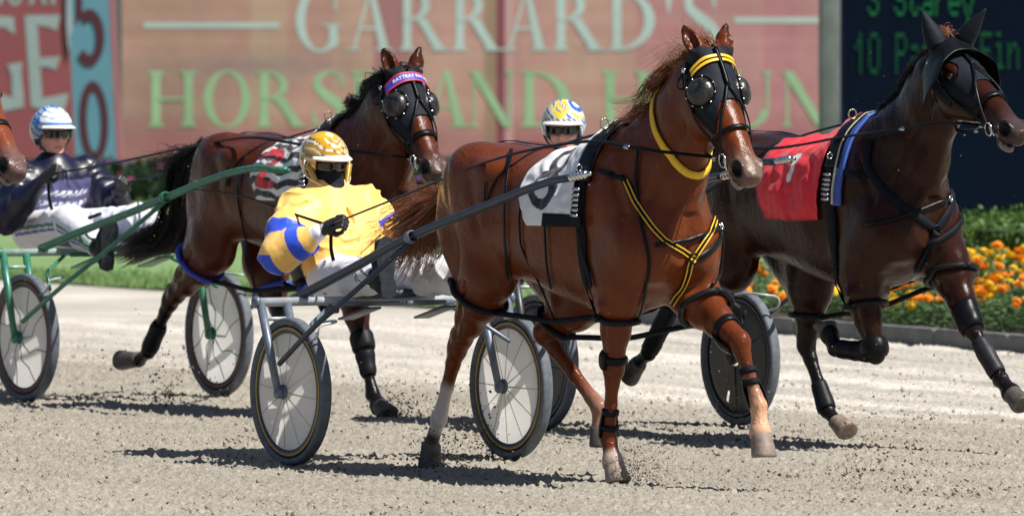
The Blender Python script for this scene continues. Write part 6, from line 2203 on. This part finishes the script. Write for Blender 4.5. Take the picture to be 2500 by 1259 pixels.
DA = driver(FA, dict(head=(792, 400, 0), yaw=-.08, pitch=-.10, full=True, mask=True, low=-.70, jh=.0058, collar=.5,
    shR=(722, 505, -.19), shL=(893, 492, .19), elR=(682, 622, -.33), elL=(948, 590, .33), haR=(800, 555, -.20), haL=(1000, 545, .26),
    hip=(842, 672, 0), knR=(-.09, -.19, .845), knL=(-.09, .19, .845), anR=(.20, -.235, .845), anL=(.20, .235, .845), toe=(.35, -.10, 1.0), pnR=(.15, -.75, .55), pnL=(0, .8, .5),
    helmet=helmetA, jacket=jacketA, under=(200, 200, 210), hem=(.0, 0, .05), label='driver in yellow silks with blue sleeve bands, gold helmet and black face cover'))
DB = driver(FB, dict(head=(126, 326, 0), yaw=-.02, pitch=-.02, collar=.02,
    shR=(52, 428, -.19), shL=(213, 412, .19), elR=(22, 530, -.33), elL=(278, 515, .34), haR=(112, 432, -.24), haL=(297, 452, .26),
    hip=(108, 555, 0), knR=(-.22, -.20, .925), knL=(-.20, .20, .925), anR=(.215, -.25, .80), anL=(.22, .25, .83), toe=(.45, -.05, 1.0), pnR=(.1, -.8, .5), pnL=(.0, .6, .8),
    helmet=helmetB, jacket=jacketB, silk=M['silk2'], under=(40, 40, 60), stripe=((20, 110, 90), (40, 60, 160)), label='driver in navy silks and dark glasses with a blue and white helmet'))
DC = driver(FC, dict(head=(1376, 316, 0), yaw=-.62, pitch=-.05,
    shR=(-.86, -.19, 1.22), shL=(-.86, .19, 1.22), elR=(-.72, -.33, .98), elL=(-.72, .33, .98), haR=(-.45, -.24, 1.10), haL=(-.45, .24, 1.10),
    hip=(-.55, 0, .87), knR=(-.15, -.20, 1.02), knL=(-.15, .20, 1.02), anR=(1262, 668, -.30), anL=(.20, .25, .84), toe=(.45, -.2, 1.0),
    helmet=helmetC, jacket=jacketC, label='driver in dark glasses and a yellow and blue helmet behind the chestnut horse'))

# ------------------------------------------------------------------ reins and whip
def reins(H, D, fr, label, mids):
    t = empty('reins', fr, (1.0, 0, 0), label, 'reins', 'driving reins')
    t_b = BASE[t.name] = np.array([1.0, 0, 0])
    X, sk = H['X'], H['sk']
    for s_, hd in ((-1, D['haR']), (1, D['haL'])):
        b = H['bit'][s_]
        c = X(1.99, 0, 1.12); ph = .30
        d = np.array([0, s_ * math.sin(ph), math.cos(ph)])
        h = sk.cast(c + d * .6, -d, .052)
        ter = h[0]
        if s_ < 0:
            P = [b] + [fr.P(*q) for q in mids] + [hd + np.array([.02, 0, .01])]
        else:
            P = [b, b * .5 + ter * .5 + np.array([0, .03, -.035]), ter]
            m_ = X(1.15, .13, 1.0); q = sk.cast(np.array([m_[0], m_[1], 2.2]), (0, 0, -1), .022)
            P += [q[0]]
            q2 = (q[0] * .55 + hd * .45) + np.array([0, 0, -.02])
            P += [q2, hd + np.array([.02, 0, .01])]
        P = catmull(np.array(P), 10)
        N = np.tile(np.array([0., -.6, .8]) * 1.0, (len(P), 1))
        mb = MB(); mb.add(*strap(P, N, .019, .004)); mb.build('rein', M['leather'], t)
        for u in (.07, .3):
            k = int(u * len(P)); mb = MB(); mb.add(*box(P[k] + (0, 0, 0), (.034, .026, .010), basis(P[k + 1] - P[k], N[k]))); mb.build('keeper', M['steel'], t)
    # loose end hanging from the hands
    a = D['haR'] + np.array([.03, .0, -.02])
    P = catmull(np.array([a, a + (.01, 0, -.10), a + (.04, .03, -.20), a + (.12, .10, -.215), a + (.22, .2, -.17)]), 6)
    mb = MB(); mb.add(*strap(P, np.tile([.3, -.9, .2], (len(P), 1)), .020, .003)); mb.build('loose_end', M['leather'], t)
    # overcheck from the saddle hook up the mane to the crown
    P = [X(1.97, 0, 1.56)] ; top = H['poll'] - H['hd'] * .01
    sk_pts = []
    for u in np.linspace(0, 1, 9):
        q = X(1.99, 0, 1.50) * (1 - u) + top * u + np.array([-.05, 0, .05]) * math.sin(u * PI)
        n_, nn = sk.near(q, .012)
        sk_pts.append(n_ * .35 + q * .65 if 0 < u < 1 else n_)
    mb = MB(); mb.add(*tube(sk_pts, .008, 6, 4)); mb.build('overcheck', M['leather'], H['body'])
    mb = MB()
    for k in range(7):
        mb.add(*lathe([(.004, -.006), (.011, -.004), (.011, .004), (.004, .006)], sk_pts[0] + unit(sk_pts[1] - sk_pts[0]) * (.01 + k * .016), unit(sk_pts[1] - sk_pts[0]), 8))
    mb.build('check_hook', M['steel'], H['body'])
reins(HA, DA, FA, 'black leather reins from the front chestnut horse to the driver in yellow', [(1640, 374, -.15), (1540, 360, -.20), (1445, 346, -.21), (1290, 368, -.25), (1150, 410, -.26), (1010, 468, -.24)])
reins(HB, DB, FB, 'black leather reins from the bay horse to the driver in navy', [(930, 378, -.16), (800, 365, -.20), (700, 348, -.21), (600, 337, -.22), (450, 362, -.24), (290, 396, -.24)])
reins(HC, DC, FC, 'black leather reins from the dark bay horse in red to its driver', [(2300, 300, -.16), (2180, 318, -.20), (2060, 335, -.22), (1900, 362, -.26), (1700, 372, -.26)])
def whip(fr, a, b, label):
    a = np.array(a); b = np.array(b)
    o = MB(); P = [a, a * .7 + b * .3 + np.array([0, 0, .012]), a * .35 + b * .65 + np.array([0, 0, .03]), b]
    o.add(*tube(P, [.0075, .006, .0045, .0025], 6, 5)); w_ = o.build('whip', M['leather'], frame=fr, base=tuple(a)); tag(w_, label, 'whip')
    return w_
whip(FA, DA['haR'] + (.05, .01, .0), FA.P(470, 462, -.42), 'thin black driving whip trailing back from the glove of the driver in yellow')

# ------------------------------------------------------------------ the horse whose nose shows at the left edge
HD = horse(dict(fr=FD, xo=0., h=.013, coat=(112, 55, 32), muzzle=(88, 76, 76), poll=(2.50, 0, 1.86), muz=FD.P(52, 415, 0), ears=[(2.44, -.10, 2.05), (2.44, .10, 2.05)],
    legs=dict(RH=[(.98, -.16, .85), (.62, -.13, .56), (.50, -.13, .22), (.46, -.13, .14), (.40, -.13, .05)], LH=[(1.3, .15, .80), (1.02, .13, .58), (1.36, .13, .26), (1.38, .13, .15), (1.42, .13, .05)],
        RF=[(2.05, -.16, .88), (2.06, -.14, .50), (2.02, -.13, .20), (2.05, -.13, .11), (2.08, -.13, .0)], LF=[(2.16, .15, .86), (2.22, .14, .58), (1.98, .14, .52), (1.93, .14, .56), (1.90, .14, .62)]),
    legcol=dict(RH=[(1., 1.5, (30, 24, 22))], LH=[(1., 1.5, (30, 24, 22))], RF=[(.9, 1.4, (30, 24, 22))], LF=[(.9, 1.4, (30, 24, 22))]),
    label='brown horse of which only the nose and nostril show at the left edge'))
o = head_wrap(HD, 'noseband', M['leather'], lambda x: .36, lambda x: .385, -2.0, 2.0, .008, 4, 40)
mane(HD, M['hair_black'], 160, lambda u: .16, lambda u: np.array([-.8, -.1, .1]), 44, rng=(0, .95), grav=.5)
tail(HD, [HD['X'](.62, 0, 1.28), HD['X'](.50, 0, 1.15), HD['X'](.38, 0, .95), HD['X'](.15, 0, .80)], [.03, .06, .08, .08], M['hair_black'], 260, 45, .05, .0045)

# ------------------------------------------------------------------ sand thrown up by hooves and wheels
def spray(name, frm, c, spread, v, n, rs, m, seed, label):
    Rg = np.random.default_rng(seed)
    P = []
    for i in range(n):
        t = Rg.random() ** .8
        d = np.array(v) + Rg.normal(0, spread, 3)
        q = np.array(c) + d * t
        q[2] = max(.004, abs(q[2] - .15 * t * t))
        P.append(frm.w(*q))
    P = np.array(P)
    return clod_mesh(rs, n, lambda R, k: P, name, m, seed, label, 'flying sand')
spray('flying_sand', FA, (2.05, -.13, .0), .10, (.34, 0, .24), 1300, (.0010, .0055), m_clod, 71, 'dark spray of sand flung forward from the planted front hoof of the chestnut horse')
spray('flying_sand', FA, (.50, -.13, .02), .12, (.06, 0, .10), 420, (.0015, .009), m_clod, 72, 'dark spray of sand round the trailing white stockinged hoof')
spray('flying_sand', FA, (-.12, .56, .02), .15, (-.12, -.05, .30), 750, (.0015, .008), m_clod, 73, 'sand specks thrown over the right hand white disc wheel')
spray('flying_sand', FB, (2.60, .13, .0), .12, (.10, 0, .12), 420, (.002, .009), m_clod, 74, 'dark spray of sand round the planted front hoof of the bay horse')
spray('flying_sand', FB, (.70, -.10, .05), .22, (-.1, 0, .12), 420, (.002, .010), m_clod, 75, 'loose clods dropping below the trailing hind hoof of the bay horse')
spray('flying_sand', FC, (.0, .60, .03), .13, (.10, 0, .28), 500, (.0015, .007), m_clod2, 76, 'pale sand specks thrown over the dark disc wheel by the flower bed')
spray('flying_sand', FA, (2.9, .5, .05), .25, (.3, .3, .25), 420, (.002, .009), m_clod, 77, 'scattered dark clods in the air between the two right hand horses')
def air(R, n):
    X = R.uniform(-3., 3.2, n); Y = R.uniform(38, 50, n); Z = R.random(n) ** 1.6 * 1.9
    return np.stack([X, Y, Z], 1)
clod_mesh((.0012, .0042), 420, air, 'airborne_specks', m_clod2, 78, 'fine pale specks of sand hanging in the air round the horses', 'specks')
